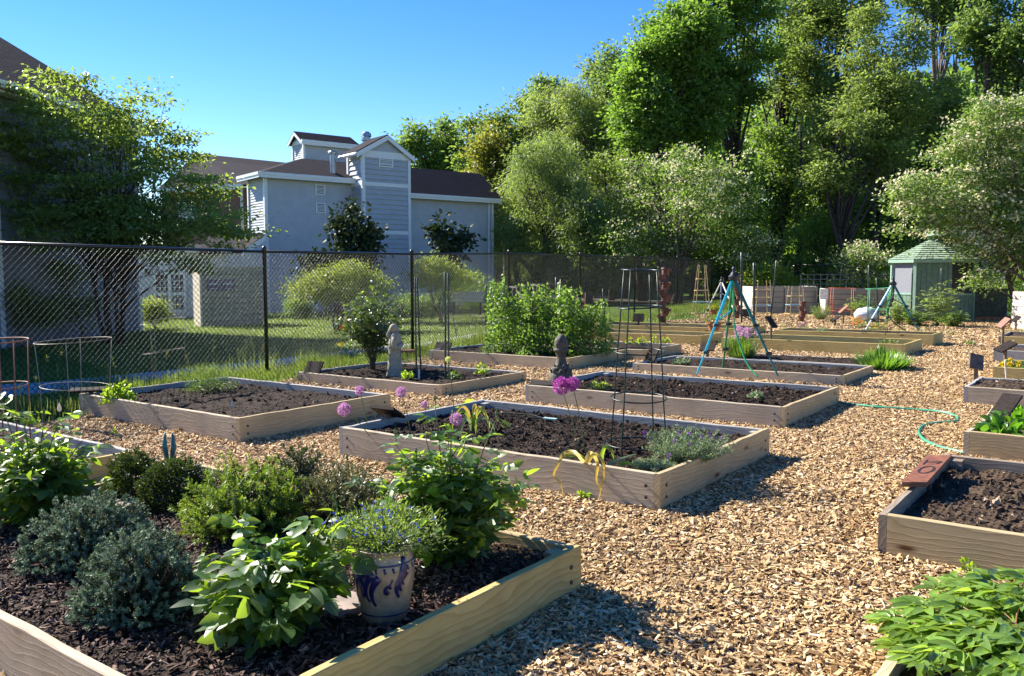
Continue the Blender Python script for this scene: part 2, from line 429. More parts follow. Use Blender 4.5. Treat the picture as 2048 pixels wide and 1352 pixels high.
def bed(key, L0, l, w, h, label, mats, soil=SOIL, lev=-.07, amp=.03, res=.05, clods=0, mound=0, blocks=((0, 1),), screws=True, warp=0, ends=True):
    """L0 = ground point of the left corner; local x towards the near corner, y towards the back"""
    loc = A(L0[0], L0[1], gz(L0[0]))
    t = thing('raised_bed', label, 'raised bed', loc, 'raised garden beds', rz=-YAW)
    # follow the gentle fall of the ground
    t.rotation_euler = (0, -math.atan(.0148*EX[0]) if -14 < L0[0] < 6 else 0, -YAW)
    sd = len(BEDS)*10
    Lx = l-2*BT-.003 if ends else l
    wy = w if ends else w-2*BT-.003
    z0 = -.05
    m = mats if isinstance(mats, (list, tuple)) else [mats]*4
    b1 = board(t, (l/2, BT/2, z0), Lx, BT, h-z0, 'x', m[0], sd+1)
    b2 = board(t, (l/2, w-BT/2, z0), Lx, BT, h-z0-.004, 'x', m[1], sd+2)
    b3 = board(t, (BT/2, w/2, z0), wy, BT, h-z0-.002, 'y', m[2], sd+3, warp)
    b4 = board(t, (l-BT/2, w/2, z0), wy, BT, h-z0+.001, 'y', m[3], sd+4)
    obj('soil', soil_mesh(l, w, h+lev, amp, res, sd, clods, mound), soil, t, smooth=False, local=True)
    for (cx, cy) in blocks:
        s = .085; mb = MB(); x = BT+s/2+.002 if cx == 0 else l-BT-s/2-.002; y = BT+s/2+.002 if cy == 0 else w-BT-s/2-.002
        mb.box((x, y, (h-.015)/2), (s, s, h-.03)); obj('corner_block', mb, m[1], t, local=True)
    if screws:
        for (x, y, ax) in ((l-.1, -.001, 'y'), (.1, -.001, 'y'), (l+.0, .09, 'x'), (l, w-.09, 'x')):
            for zz in (h*.36, h*.66):
                mb = MB(); pr = [(.012, 0), (.012, .0035), (.005, .005)]
                mb.lathe(pr, n=8); v = mb.v[0].copy()
                mb.v[0] = (np.stack([v[:, 0], -v[:, 2], v[:, 1]], -1) if ax == 'y' else np.stack([v[:, 2], v[:, 0], v[:, 1]], -1))+A(x+(.0 if ax == 'y' else .0005), y, zz)
                obj('screw', mb, SCREW, t, local=True)
    BEDS[key] = dict(o=loc, l=l, w=w, h=h, lev=h+lev)
    return t
SCREW = simple('rusty_screw', (.035, .022, .016), .6)
def BP(key, lx, ly, h=None):
    """world point above a spot of a bed (default: on its soil)"""
    b = BEDS[key]; return W2(b['o'], lx, ly, b['lev'] if h is None else h)
def BPX(key, px, py, h=None):
    b = BEDS[key]; return G(px, py, b['lev'] if h is None else h)

g = [W_GREY, W_RAIL, W_RAIL, W_TAN]
bed('A', A(-4.94, 9.49), 3.03, 1.95, .245, 'weathered square raised bed with a small bush and a leafy herb near the fence', g, clods=1500, blocks=((0, 0), (1, 1)), mound=.02)
bed('B', A(-1.48, 7.10), 3.04, 1.96, .255, 'weathered raised bed in the middle holding the tall green wire cage and a silvery lavender', g, res=.035, clods=11000, amp=.034, lev=-.075, blocks=((0, 1), (1, 1)), mound=.02)
bed('C', A(-3.12, 12.11), 2.80, 1.80, .15, 'low raised bed holding the monk statue and a rose bush', g, clods=1200, lev=-.035, blocks=())
bed('D', A(.16, 9.88), 3.10, 1.80, .215, 'weathered raised bed with a grey stone finial standing at its left corner', g, res=.04, clods=8000, amp=.03, lev=-.06, blocks=((0, 1),))
bed('E', A(1.84, 12.73), 3.12, 1.46, .14, 'low weathered raised bed with the tall turquoise tripod standing in it', g, clods=1500, amp=.03, lev=-.04, blocks=((0, 1),))
bed('F', A(-1.48, 14.83), 2.96, 1.86, .19, 'raised bed packed with tall climbing pea plants by the fence', g, clods=600, lev=-.04, blocks=())
LG = A(-.9, 2.35)-EX*3.22
bed('G', LG, 3.22, 2.06, .245, 'large raised bed in the near corner with evergreens, roses and a painted pot', [W_GREY, W_TAN, W_OLD, W_NEW], SOIL, lev=-.085, amp=.02, res=.06, blocks=((1, 1),), screws=True)
H_L = G(1758, 1027, .235)
bed('H', H_L, 3.1, 1.88, .235, 'weathered raised bed on the right with the brown number 10 plaque on its left edge', [W_TAN, W_OLD, W_OLD, W_GREY], SOILB, res=.035, clods=12000, amp=.036, lev=-.085, blocks=((0, 1),), mound=.05, screws=False)
bed('I', G(1928, 862, .22), 3.1, 1.56, .22, 'raised bed on the right filled with low leafy green vegetables', [W_TAN, W_GREY, W_GREY, W_TAN], SOILB, clods=1500, lev=-.06, blocks=(), warp=-.03, screws=False)
bed('K', G(1928, 773, .2), 3.1, 1.12, .2, 'raised bed of bare brown soil with a tilted plaque on a post at its corner', g, SOILB, clods=1500, amp=.05, lev=-.03, blocks=(), screws=False, mound=.03)
bed('M', G(1986, 733, .18), 3.1, 1.2, .18, 'new yellow wood raised bed on the right behind the yellow flowers', [W_NEW]*4, SOILB, lev=-.08, blocks=(), screws=False)
bed('N', G(1987, 699.5, .2), 3.1, 1.45, .2, 'grey weathered raised bed on the right between two yellowish beds', [W_RAIL]*4, SOILB, lev=-.06, blocks=(), screws=False)
bed('O', G(1997, 672, .16), 3.1, 1.7, .16, 'farthest raised bed on the right, beside the tall pale planter', [W_NEW, W_OLD, W_OLD, W_NEW], SOILB, lev=-.05, blocks=(), screws=False)
RJ = A(-2.93, 6.5); bed('J', RJ-EX*3.1-EY*1.95, 3.1, 1.95, .22, 'raised bed at the left edge behind the white rose bush, holding a rusty cage', [W_TAN, W_RAIL, W_GREY, W_NEW], SOILB, clods=1200, lev=-.09, blocks=())
RQ = A(3.12, 15.37); bed('Q', RQ-EX*3.0-EY*1.41, 3.0, 1.41, .19, 'weathered raised bed of red and pink seedlings behind the pea bed', [W_GREY, W_RAIL, W_RAIL, W_TAN], SOIL, lev=-.04, blocks=(), screws=False)
RR = A(4.54, 17.95); bed('R', RR-EX*2.75-EY*1.18, 2.75, 1.18, .195, 'new yellow wood raised bed with a terracotta pot of greenery on its right corner', [W_NEW]*4, SOILB, lev=-.06, blocks=(), screws=False)
RS = G(1532, 650, .18)[:2]; bed('S', RS-EX*4.1-EY*1.4, 4.1, 1.4, .18, 'long new yellow wood raised bed with the tall leaning tower of terracotta pots behind it', [W_NEW]*4, SOIL, lev=-.06, blocks=(), screws=False)
RT = A(7.56, 15.39); bed('T', RT-EX*3.3-EY*1.42, 3.3, 1.42, .215, 'empty new yellow wood raised bed with one small leafy clump at its right end', [W_NEW]*4, SOIL, lev=-.15, amp=.015, blocks=((1, 1),), screws=False)
RU = G(1886, 665, .22)[:2]; bed('U', RU-EX*3.1-EY*1.0, 3.1, 1.0, .22, 'new yellow wood raised bed under the far light blue tripod', [W_NEW]*4, SOIL, lev=-.03, blocks=(), screws=False)
BW = G(1500, 705, .07)[:2]; bed('W', BW-EY*1.0, 2.5, 1.0, .07, 'low sunken grey timber bed of bare soil behind the turquoise tripod', [W_RAIL]*4, SOIL, lev=-.01, clods=500, blocks=(), screws=False)

# bed that the peony grows in, bottom right corner of the picture
PLc = G(1745, 1352, .2); PBc = G(1822, 1235, .2)[:2]
bed('P', PBc-EY*1.9, 3.0, 1.9, .2, 'raised bed in the bottom right corner hidden under a glossy leafy peony', [W_GREY]*4, SOILB, lev=-.06, blocks=(), screws=False)

# bark mulch spread over bed G
def in_bed(x, y, pad=0):
    hit = np.zeros(len(x), bool)
    for k, b in BEDS.items():
        dx, dy = x-b['o'][0], y-b['o'][1]
        lx = dx*EX[0]+dy*EX[1]; ly = dx*EY[0]+dy*EY[1]
        hit |= (lx > -pad) & (lx < b['l']+pad) & (ly > -pad) & (ly < b['w']+pad)
    return hit
CHIPT = ([(-.5, -.42, -.5), (-.5, .5, -.5), (.5, -.3, -.5), (.42, .38, -.5), (-.46, -.36, .5), (-.4, .42, .4), (.5, -.5, .5), (.36, .5, .35)],
         [(4, 6, 7, 5), (0, 2, 6, 4), (1, 5, 7, 3), (0, 4, 5, 1), (2, 3, 7, 6)])
def scatter_chips(mb, x, y, z, smin, smax, tilt=.35, thick=.12, wid=.30):
    n = len(x)
    ax = rng.normal(size=(n, 3)); ax[:, 2] *= tilt
    nr = np.stack([rng.normal(size=n)*tilt, rng.normal(size=n)*tilt, np.ones(n)], -1)
    s = smin+(smax-smin)*rng.random(n)**1.6
    w = s*(wid*.6+wid*.9*rng.random(n))
    mb.inst(CHIPT, np.stack([x, y, z], -1), ax, nr, np.stack([s, w, np.maximum(.0022, s*thick)], -1))
b = BEDS['G']; n = 15000
lx = rng.uniform(.05, b['l']-.05, n); ly = rng.uniform(.05, b['w']-.05, n)
p = b['o'][:2]+lx[:, None]*EX+ly[:, None]*EY
mb = MB(); scatter_chips(mb, p[:, 0], p[:, 1], gz(p[:, 0])+b['lev']+.022*fbm(lx*5, ly*5, 3, 4)+.004*rng.random(n), .014, .05, .5, .12, .26)
tag(obj('bark_mulch', mb, BARK), 'dark shredded bark mulch covering the large bed in the near corner', 'bark mulch', kind='stuff')

# wood chips on the paths
mb = MB()
for (y0, y1, dens, a_, b_, zz) in ((1.9, 4.2, 4800, .014, .056, .02), (4.2, 6.5, 3300, .016, .058, .02), (6.5, 10, 1700, .022, .052, .02), (10, 16, 700, .035, .07, .02), (16, 29, 190, .05, .11, .015)):
    ar = .66*(y1*y1-y0*y0); n = int(ar*dens)
    y = np.sqrt(rng.uniform(y0*y0, y1*y1, n)); x = y*rng.uniform(-.66, .66, n)
    ok = inside(x, y) & ~in_bed(x, y, -.005); x, y = x[ok], y[ok]
    z = gz(x)+.006+.018*fbm(x*2.5, y*2.5, 2, 3)+.014*rng.random(len(x))*(1 if y0 < 10 else .6)+.001
    scatter_chips(mb, x, y, z, a_, b_)
tag(obj('wood_chips', mb, CHIP), 'loose tan wood chips covering the paths between the beds', 'wood chips', kind='stuff')
# ================================================================ chain-link fences
WIRE = simple('black_wire', (.006, .0065, .007), .36, var=.1, spec=.16)
def chain(mb, a, b, za, zb, ha, hb, s=.056, r=.0021):
    """diamond mesh between two posts: straight 45 degree strands with a small weave"""
    a = A(a[0], a[1]); b = A(b[0], b[1]); L = np.linalg.norm(b-a); u = (b-a)/L; nrm = A(u[1], -u[0])
    Hh = min(ha, hb); step = s*math.sqrt(2)
    for sg in (1, -1):
        k = np.arange(-Hh/step-1, L/step+1).astype(int)
        for i in k:
            x0 = i*step
            # strand runs x = x0 + t, z = t (or Hh - t)
            t0 = max(0, -x0); t1 = min(Hh, L-x0)
            if t1-t0 < .03: continue
            ts = np.array([t0, t1]); xs = x0+ts; zs = ts if sg > 0 else Hh-ts
            gr = za+(zb-za)*xs/L; hh = (ha+(hb-ha)*xs/L)/Hh
            c = [np.append(a+u*x+nrm*sg*.0022, g+.03+z*h) for x, z, g, h in zip(xs, zs, gr, hh)]
            STR[0].append(c[0]); STR[1].append(c[1])
def strands(mb, r):
    p0 = np.array(STR[0]); p1 = np.array(STR[1]); STR[0].clear(); STR[1].clear()
    d = p1-p0; L = np.linalg.norm(d, axis=1)
    T = ([(0, cos(k*2*pi/6), sin(k*2*pi/6)) for k in range(6)]+[(1, cos(k*2*pi/6), sin(k*2*pi/6)) for k in range(6)],
         [(k, (k+1) % 6, 6+(k+1) % 6, 6+k) for k in range(6)])
    mb.inst(T, p0, d, np.tile(A(.3, .5, .8), (len(p0), 1)), np.stack([L, np.full_like(L, r), np.full_like(L, r)], -1))
STR = [[], []]
def fence(label, posts, end_big=()):
    t = thing('chain_link_fence', label, 'fence', posts[0][0])
    rail = MB(); base = MB(); mesh = MB()
    for i, (p, top) in enumerate(posts):
        mb = MB(); big = i in end_big
        rr = .04 if big else .03
        mb.lathe([(rr, 0), (rr, top-p[2]+.02), (rr*1.25, top-p[2]+.03), (rr*1.2, top-p[2]+.06), (rr*.4, top-p[2]+.09)], p, 12)
        mb.lathe([(rr*1.15, .5), (rr*1.15, .53)], p, 12, close=False)
        obj('post', mb, BLACK, t, smooth=True)
    for (p, tp), (q, tq) in zip(posts[:-1], posts[1:]):
        mb = MB(); mb.tube([A(p[0], p[1], tp), A(q[0], q[1], tq)], .021, 8)
        obj('top_rail', mb, BLACK, t, smooth=True)
        mb = MB(); mb.tube([A(p[0], p[1], p[2]+.05), A(q[0], q[1], q[2]+.05)], .003, 4); STRB.append(mb)
        chain(None, p, q, p[2], q[2], tp-p[2]-.05, tq-q[2]-.05)
    strands(mesh, .0033)
    for mb in STRB: mesh.v += mb.v; mesh.f += [f+mesh.n for f in mb.f]; mesh.r += mb.r; mesh.n += mb.n
    STRB.clear()
    obj('wire_mesh', mesh, WIRE, t, smooth=True)
STRB = []
ptx = [None, None, 529, 823, 1018, 1161, 1270, 1355, 1424, 1483]
posts = []
for i, (p, y) in enumerate(zip(FP, FTOP)):
    z0 = gz(p[0]); posts.append((A(p[0], p[1], z0), ZH(y, p[1]) if i > 1 else z0+1.97))
fence('tall black chain-link fence running along the left side of the garden', posts)
posts = []
for (px, py, d) in FP2:
    q = P(px, py, d); z0 = float(gz(q[0]))-.02; posts.append((A(q[0], q[1], z0), q[2]))
fence('black chain-link fence closing the far end of the garden behind the planters', posts, (0,))

# ================================================================ number plaques on their stakes
PLQ = simple('dark_plaque_wood', (.028, .02, .017), .85, var=.25, scale=25, spec=.2)
PLQR = simple('redwood_plaque', (.22, .085, .045), .5, var=.2, scale=22)
STK = simple('stake_wood', (.16, .115, .075), .8, var=.25, scale=20)
def plaque(p, label, tilt=.6, face=0.0, w=.26, d=.14, h=.12, roll=0, mat=None, th=.025):
    t = thing('number_plaque', label, 'plaque', p, 'wooden number plaques of the garden beds')
    M = Matrix.Rotation(face, 3, 'Z') @ Matrix.Rotation(tilt, 3, 'X') @ Matrix.Rotation(roll, 3, 'Y')
    mb = MB(); x, y, z = w/2, d/2, th/2
    v = np.array([[i*x, j*y, k*z] for i in (-1, 1) for j in (-1, 1) for k in (-1, 1)]) @ np.array(M).T+A(0, 0, h)
    mb.add(v, np.array([[0, 1, 3, 2], [4, 6, 7, 5], [0, 4, 5, 1], [2, 3, 7, 6], [0, 2, 6, 4], [1, 5, 7, 3]]))
    obj('plaque', mb, mat or PLQ, t, local=True)
    mb = MB(); mb.box((0, 0, (h-th)/2-.03), (.045, .022, h-th+.06), rz=face); obj('stake', mb, STK, t, local=True)
    return t
def pq(px, py, h0, label, **k):
    plaque(G(px, py, h0), label, **k)
pq(182, 795, .2, 'flat dark plaque lying over the left corner of the fence-side bed', tilt=.12, face=.35, w=.42, d=.16, h=.09)
pq(628, 750, .11, 'dark plaque tilted at the left corner of the monk statue bed', tilt=.9, face=-.35, w=.26, d=.2, h=.11)
pq(886, 702, .14, 'dark plaque low at the left corner of the pea bed', tilt=.7, face=-.35, w=.3, d=.2, h=.08)
pq(775, 858, .15, 'dark plaque on a short stake inside the left corner of the wire cage bed', tilt=-.55, face=-.55, w=.28, d=.19, h=.16)
pq(1085, 775, .17, 'dark plaque under the stone finial', tilt=.15, face=-.2, w=.3, d=.2, h=.05)
pq(1305, 722, .12, 'dark plaque leaning steeply in the left corner of the tripod bed', tilt=1.0, face=-.9, w=.2, d=.34, h=.12)
pq(1415, 716, 0, 'brown plaque on a stake standing in the chips behind the turquoise tripod', tilt=.7, face=-.55, w=.26, d=.2, h=.2)
pq(1277, 646, .18, 'dark plaque behind the leftmost yellow wood bed', tilt=.9, face=-.3, w=.28, d=.24, h=.14)
pq(1542, 676, .15, 'dark plaque on a post at the left end of the empty yellow bed', tilt=.9, face=.75, w=.2, d=.28, h=.32)
pq(1670, 652, 0, 'small plaque on a stake lying low in the chips by the long planter', tilt=.2, face=0, w=.26, d=.16, h=.2, roll=-.6)
pq(1686, 649, 0, 'taller reddish plaque stake with an orange tip before the red wire cage', tilt=.1, face=0, w=.3, d=.16, h=.42, roll=-.75, mat=PLQR)
pq(1712, 637, 0, 'thin plaque on a stake leaning by the white sack', tilt=.1, face=0, w=.3, d=.16, h=.34, roll=-.7)
pq(1951, 768, .12, 'brown plaque on a split post at the corner of the bare soil bed', tilt=.95, face=-.55, w=.15, d=.2, h=.27, roll=.35, mat=simple('worn_plaque', (.13, .085, .06), .6, var=.3))
pq(2006, 852, .13, 'black plaque lying over the leafy vegetable bed', tilt=.5, face=-.9, w=.16, d=.42, h=.16)
pq(2010, 722, .1, 'dark plaque over the corner of the yellow bed by the yellow flowers', tilt=.2, face=.3, w=.3, d=.16, h=.22, roll=-.45)
pq(2005, 683, .15, 'reddish stake plaque at the corner of the far grey bed', tilt=.2, face=.2, w=.24, d=.14, h=.35, roll=-.8, mat=PLQR)
pq(2031, 662, .0, 'small dark plaque stake in front of the tall pale planter', tilt=.2, face=.2, w=.2, d=.14, h=.3, roll=-.7)
# the readable 10
c = [G(1855, 964.5, .275), G(1804, 964, .275), G(1853, 910.5, .285), G(1903, 909.5, .285)]
c = [G(1854, 964, .272), G(1804, 964, .272), G(1853, 911, .29), G(1903, 910, .29)]
t = thing('number_plaque', 'reddish brown wooden plaque marked 10 lying on the right bed corner', 'plaque', c[1], 'wooden number plaques of the garden beds')
mb = MB(); mb.poly([c[1], c[0], c[3], c[2]], .03); plate = obj('plaque', mb, PLQR, t)
mb = MB(); mid = (c[0]+c[1]+c[2]+c[3])/4; mb.box(mid-A(0, 0, .12), (.05, .03, .17), rz=-YAW); obj('stake', mb, STK, t)
U = c[3]-c[2]; Wd = c[2]-c[1]; Nn = np.cross(U, Wd); Nn /= np.linalg.norm(Nn)
DIG = simple('routed_digit', (.03, .022, .02), .5)
def plq(u, v, h=.0015): return c[1]+U*u+Wd*v+Nn*h
def stroke(mb, pts, wd, closed=False):
    pts = np.array(pts, float); n = len(pts); k = A(np.linalg.norm(U), np.linalg.norm(Wd))
    for i in range(n-1 if not closed else n):
        a, b = pts[i], pts[(i+1) % n]; d = (b-a)*k; L = np.linalg.norm(d)+1e-9; q = A(-d[1], d[0])/L*wd/2/k
        mb.poly([plq(*(a+q)), plq(*(b+q)), plq(*(b-q)), plq(*(a-q))], .001)
mb = MB(); stroke(mb, [(.2, .72), (.84, .72)], .017); stroke(mb, [(.2, .81), (.2, .63)], .012); stroke(mb, [(.84, .72), (.70, .64)], .012); sub('digit', mb, DIG, plate)
mb = MB(); th = np.linspace(0, 2*pi, 25)[:-1]; stroke(mb, [(.50+.27*cos(a), .42+.125*sin(a)) for a in th], .016, True); sub('digit', mb, DIG, plate)

# ================================================================ wire cages, stakes, hoses
GWIRE = simple('green_coated_wire', (.006, .02, .017), .4, spec=.4)
SWIRE = simple('galvanised_wire', (.26, .23, .2), .5, metal=.3)
RWIRE = simple('rusty_wire', (.22, .1, .06), .7)
def ring(c, r, wr, n=28, e=1.0, z=0, tilt=(0, 0)):
    a = np.linspace(0, 2*pi, n+1); p = np.stack([c[0]+r*np.cos(a), c[1]+r*e*np.sin(a), c[2]+z+r*np.cos(a)*tilt[0]+r*np.sin(a)*tilt[1]], -1)
    mb = MB(); mb.tube(p, wr, 5, cap=False); return mb
def cage(p, label, rings, mat, nleg=4, wr=.0035, foot=None, lean=(0, 0), phase=.3, top=None, group='wire tomato cages', tilts=None):
    """rings: (height, radius) from low to high"""
    t = thing('tomato_cage', label, 'tomato cage', p, group)
    for i, (z, r) in enumerate(rings):
        tl = tilts[i] if tilts else (random.uniform(-.05, .05), random.uniform(-.05, .05))
        obj('ring', ring(A(p[0]+lean[0]*z, p[1]+lean[1]*z, p[2]), r, wr, z=z, tilt=tl), mat, t, smooth=True)
    for k in range(nleg):
        a = phase+k*2*pi/nleg; rs = list(rings)
        z0 = foot if foot is not None else 0
        pts = [A(p[0]+cos(a)*rs[0][1]*.97, p[1]+sin(a)*rs[0][1]*.97, p[2]+z0)] if rs[0][0] > z0+.01 else []
        for z, r in rs: pts.append(A(p[0]+lean[0]*z+cos(a)*r, p[1]+lean[1]*z+sin(a)*r, p[2]+z))
        mb = MB(); mb.tube(pts, wr, 5); obj('leg', mb, mat, t, smooth=True)
    return t
# tall green cage in the middle bed
p = BP('B', 2.23, .98); p = BPX('B', 1276, 905)
d = p[1]; zz = lambda py: ZH(py, d)-p[2]
R = lambda w: w/2/F*d
cage(p, 'tall green wire cage tapering upward in the middle bed', [(.07, R(128)), (zz(795), R(112)), (zz(703), R(100)), (zz(614), R(86)), (zz(540), R(74))], GWIRE, 4, .0056, 0, phase=.9,
     tilts=[(0, 0), (.0, .05), (0, .05), (0.05, .02), (-.02, .03)])
# left edge cages
def pxcage(px, pyb, label, rr, mat, h0=0, nleg=4, wr=.004, bed_=None, **k):
    q = G(px, pyb, h0); dd = q[1]
    cage(q, label, [(ZH(y, dd)-q[2], w/2/F*dd) for y, w in rr], mat, nleg, wr, 0, **k)
pxcage(4, 900, 'rusty brown wire cage at the left edge behind the rose', [(880, 104), (772, 106), (682, 112)], RWIRE, .1, 5, .006)
pxcage(156, 905, 'wide pale wire cage with rings level with the fence grass', [(772, 126), (681, 140)], SWIRE, .0, 4, .0024)
pxcage(332, 830, 'bent thin wire cage standing in the fence-side bed', [(702, 78), (642, 82)], SWIRE, .18, 3, .0016, tilts=[(.14, 0), (.1, .1)])
DG = simple('dark_green_stake', (.012, .03, .024), .45)
def stake(px, pyb, pyt, label, h0=0, dx=0, r=.012, mat=DG, grp='thin garden stakes', d=None):
    a = G(px, pyb, h0) if d is None else P(px, pyb, d); b = P(px+dx, pyt, a[1]); L = b-a
    pts = [a-L*.03]+[a+L*t+A(random.uniform(-1, 1), random.uniform(-1, 1), 0)*.002 for t in np.linspace(0, 1, 6)]+[b+L*.004]
    mb = MB(); mb.tube(pts, [r]*7+[r*.5], 7)
    for q in np.linspace(.05, .95, 14): mb.tube([a+L*q, a+L*(q+.006)], r*1.22, 7)
    return tag(obj('garden_stake', mb, mat, smooth=True, loc=a), label, 'stake', grp)
stake(833, 750, 556, 'left stake of the close pair beside the monk statue', .11, -3)
stake(842, 748, 556, 'right stake of the close pair beside the monk statue', .11, -8)
stake(891, 757, 545, 'tall dark stake left of the pair right of the statue', .11, -1, .014)
stake(898, 760, 547, 'tall dark stake right of the pair right of the statue', .11, -2, .012)
stake(972, 698, 570, 'thin stake at the left edge of the pea plants', .15, 0, .01)
stake(1112, 690, 555, 'dark stake rising out of the middle of the pea plants', .15, 0, .016)
stake(1212, 690, 578, 'dark stake at the right end of the pea plants', .15, -6, .016)
stake(914, 678, 625, 'short leaning stake outside the fence line', 0, -9, .012)
stake(1483, 646, 505, 'tall black pole behind the tripod, second from the left', 0, 0, .03)
stake(1508, 654, 526, 'tall black pole right of the tripod legs', 0, 0, .03)
stake(1541, 640, 521, 'slightly leaning dark green stake before the long planter', 0, 12, .022)
stake(1735, 652, 530, 'dark green stake left of the light blue far tripod', 0, 3, .02)
stake(1757, 652, 556, 'short black stake beside the far tripod foot', 0, -4, .02)
stake(1822, 650, 536, 'black stake in front of the grey screen of the gazebo', 0, 3, .02)
stake(1855, 634, 560, 'thin black stake left of the tall shrub by the gazebo', 0, 2, .014)
stake(1884, 648, 537, 'black stake in front of the green gazebo wall', 0, -1, .02)
stake(1603, 622, 548, 'black rod rising from the short terracotta pot stack', 0, 0, .02)
stake(1497, 560, 526, 'thin black post beyond the far planter', d=30, label2=None) if False else None
ORS = simple('orange_stake', (.5, .12, .05), .6)
stake(1167, 690, 586, 'thin orange tipped stake among the pea plants', .15, 4, .007, ORS)
YST = simple('pale_bamboo', (.55, .42, .2), .6, var=.2)
stake(2013, 757, 722, 'pale wooden peg before the yellow flowers', .12, -3, .011, simple('peg_wood', (.6, .5, .36), .7))
stake(2019, 692, 680, 'thin pale stick leaning over the far grey bed', .2, 9, .008, YST)

def curve_tube(pts, r, n=8, res=8):
    """Catmull-Rom through points"""
    pts = [np.asarray(q, float) for q in pts]; pts = [2*pts[0]-pts[1]]+pts+[2*pts[-1]-pts[-2]]; out = []
    for i in range(1, len(pts)-2):
        for t in np.linspace(0, 1, res, endpoint=False):
            a, b, c_, d_ = pts[i-1:i+3]
            out.append(.5*((2*b)+(-a+c_)*t+(2*a-5*b+4*c_-d_)*t*t+(-a+3*b-3*c_+d_)*t**3))
    out.append(pts[-2]); mb = MB(); mb.tube(out, r, n); return mb
HOSE = simple('green_hose', (.06, .30, .17), .35, var=.1)
hp = [(1655, 795), (1668, 801), (1700, 808), (1760, 814), (1830, 819), (1885, 824), (1913, 833), (1912, 842), (1880, 845), (1850, 850), (1838, 862), (1846, 877), (1875, 892), (1910, 901), (1950, 911)]
tag(obj('garden_hose', curve_tube([G(x, y, .024+.006*(i % 2)) for i, (x, y) in enumerate(hp)], .0135), HOSE, smooth=True), 'green garden hose snaking across the wood chips', 'hose')
IRR = simple('dark_hose', (.02, .024, .024), .85, spec=.15)
tag(obj('soaker_hose', curve_tube([G(1890, 690, .02), G(1930, 691, .02), G(1990, 694, .02)], .012), IRR, smooth=True), 'black thin hose across the chips near the far right beds', 'hose')
tag(obj('soaker_hose', curve_tube([G(1905, 657, .02), G(1950, 660, .02), G(2000, 663, .02)], .012), IRR, smooth=True), 'black thin hose crossing the chips below the gazebo', 'hose')
tag(obj('soaker_hose', curve_tube([BPX('B', 1000, 829)+A(0, 0, .015), BPX('B', 1060, 836)+A(0, 0, .03), BPX('B', 1100, 846)+A(0, 0, .02), BPX('B', 1130, 852)], .008), IRR, smooth=True), 'dark hose half buried along the back of the middle bed', 'hose')
# small trowel-like green tool
q = BPX('B', 1100, 846)+A(0, 0, .03); t = thing('hose_clip', 'pale green plastic clip lying on the soil beside the dark hose', 'clip', q)
mb = MB(); mb.box(q+A(0, 0, .01), (.13, .05, .012), rz=-.5); obj('body', mb, simple('pale_green_plastic', (.35, .5, .45), .4), t)
mb = MB(); mb.bar(q+A(-.2, .08, .005), q+A(.18, -.06, .01), .007); obj('pipe', mb, IRR, t)
# ================================================================ ornaments, pots, tripods
def ell(mb, c, r, n=14, m=9, M=None, rr=None):
    th = np.linspace(0, pi, m); ph = np.arange(n)*2*pi/n
    V = np.stack([np.sin(th)[:, None]*np.cos(ph), np.sin(th)[:, None]*np.sin(ph), np.repeat(np.cos(th)[:, None], n, 1)], -1).reshape(-1, 3)*np.asarray(r, float)
    if M is not None: V = V @ np.array(M).T
    V += np.asarray(c, float)
    i = np.arange(m-1)[:, None]*n; j = np.arange(n)[None]; jn = (j+1) % n
    mb.add(V, np.stack([i+j, i+n+j, i+n+jn, i+jn], -1).reshape(-1, 4), rr); return mb
def rx(a): return Matrix.Rotation(a, 3, 'X')
def ry(a): return Matrix.Rotation(a, 3, 'Y')
def rz(a): return Matrix.Rotation(a, 3, 'Z')
CAST = simple('cast_stone', (.30, .27, .20), .85, var=.18, scale=30, bmp=.25)
DCAST = simple('dark_cast_stone', (.085, .075, .058), .8, var=.35, scale=26, bmp=.8)
# ---- monk statue (robe as one lofted surface; local, faces +x)
q = BPX('C', 790, 750); t = thing('monk_statue', 'small pale stone statue of a robed monk standing in a raised bed', 'statue', q, rz=.1)
S = .72; prof = [(0, .155, .125), (.03, .16, .13), (.2, .135, .11), (.42, .115, .10), (.58, .12, .115), (.68, .125, .13), (.76, .115, .135), (.82, .085, .11), (.86, .05, .06)]
n = 30; V = []
for z, a, b in prof:
    for k in range(n):
        th = 2*pi*k/n; f = 1+.05*sin(th*9+z*3)*max(0, 1-z/.7)
        V.append((a*f*cos(th)+.02*(z > .6)-.012*z, b*f*sin(th), z))
mb = MB(); V = np.array(V)*S; i = np.arange(len(prof)-1)[:, None]*n; j = np.arange(n)[None]; jn = (j+1) % n
mb.add(V, [np.stack([i+j, i+jn, i+n+jn, i+n+j], -1).reshape(-1, 4), np.arange(n)[::-1]])
for sg in (1, -1):
    mb.tube(np.array([(0, sg*.125, .76), (-.01, sg*.15, .64), (.02, sg*.145, .55), (.09, sg*.10, .56), (.135, sg*.035, .62)])*S, np.array([.05, .055, .055, .058, .045])*S, 10)
    ell(mb, A(.145, sg*.02, .645)*S, A(.03, .02, .028)*S)
    mb.tube(np.array([(.06, sg*.03, .45), (.1, sg*.035, .2), (.125, sg*.04, .02)])*S, np.array([.006, .01, .012])*S, 5)
ell(mb, A(.0, 0, .93)*S, A(.075, .068, .085)*S)                       # head
ell(mb, A(-.02, 0, .925)*S, A(.082, .082, .09)*S)                     # hood
ell(mb, A(.074, 0, .925)*S, A(.014, .01, .02)*S)                      # nose
ell(mb, A(.06, 0, .88)*S, A(.03, .035, .035)*S)                       # beard
for sg in (1, -1): ell(mb, A(.066, sg*.026, .947)*S, A(.008, .014, .006)*S, 8, 5)
mb.tube(np.array([(-.09, 0, .9), (-.115, 0, .8), (-.1, 0, .72)])*S, np.array([.03, .05, .03])*S, 8)
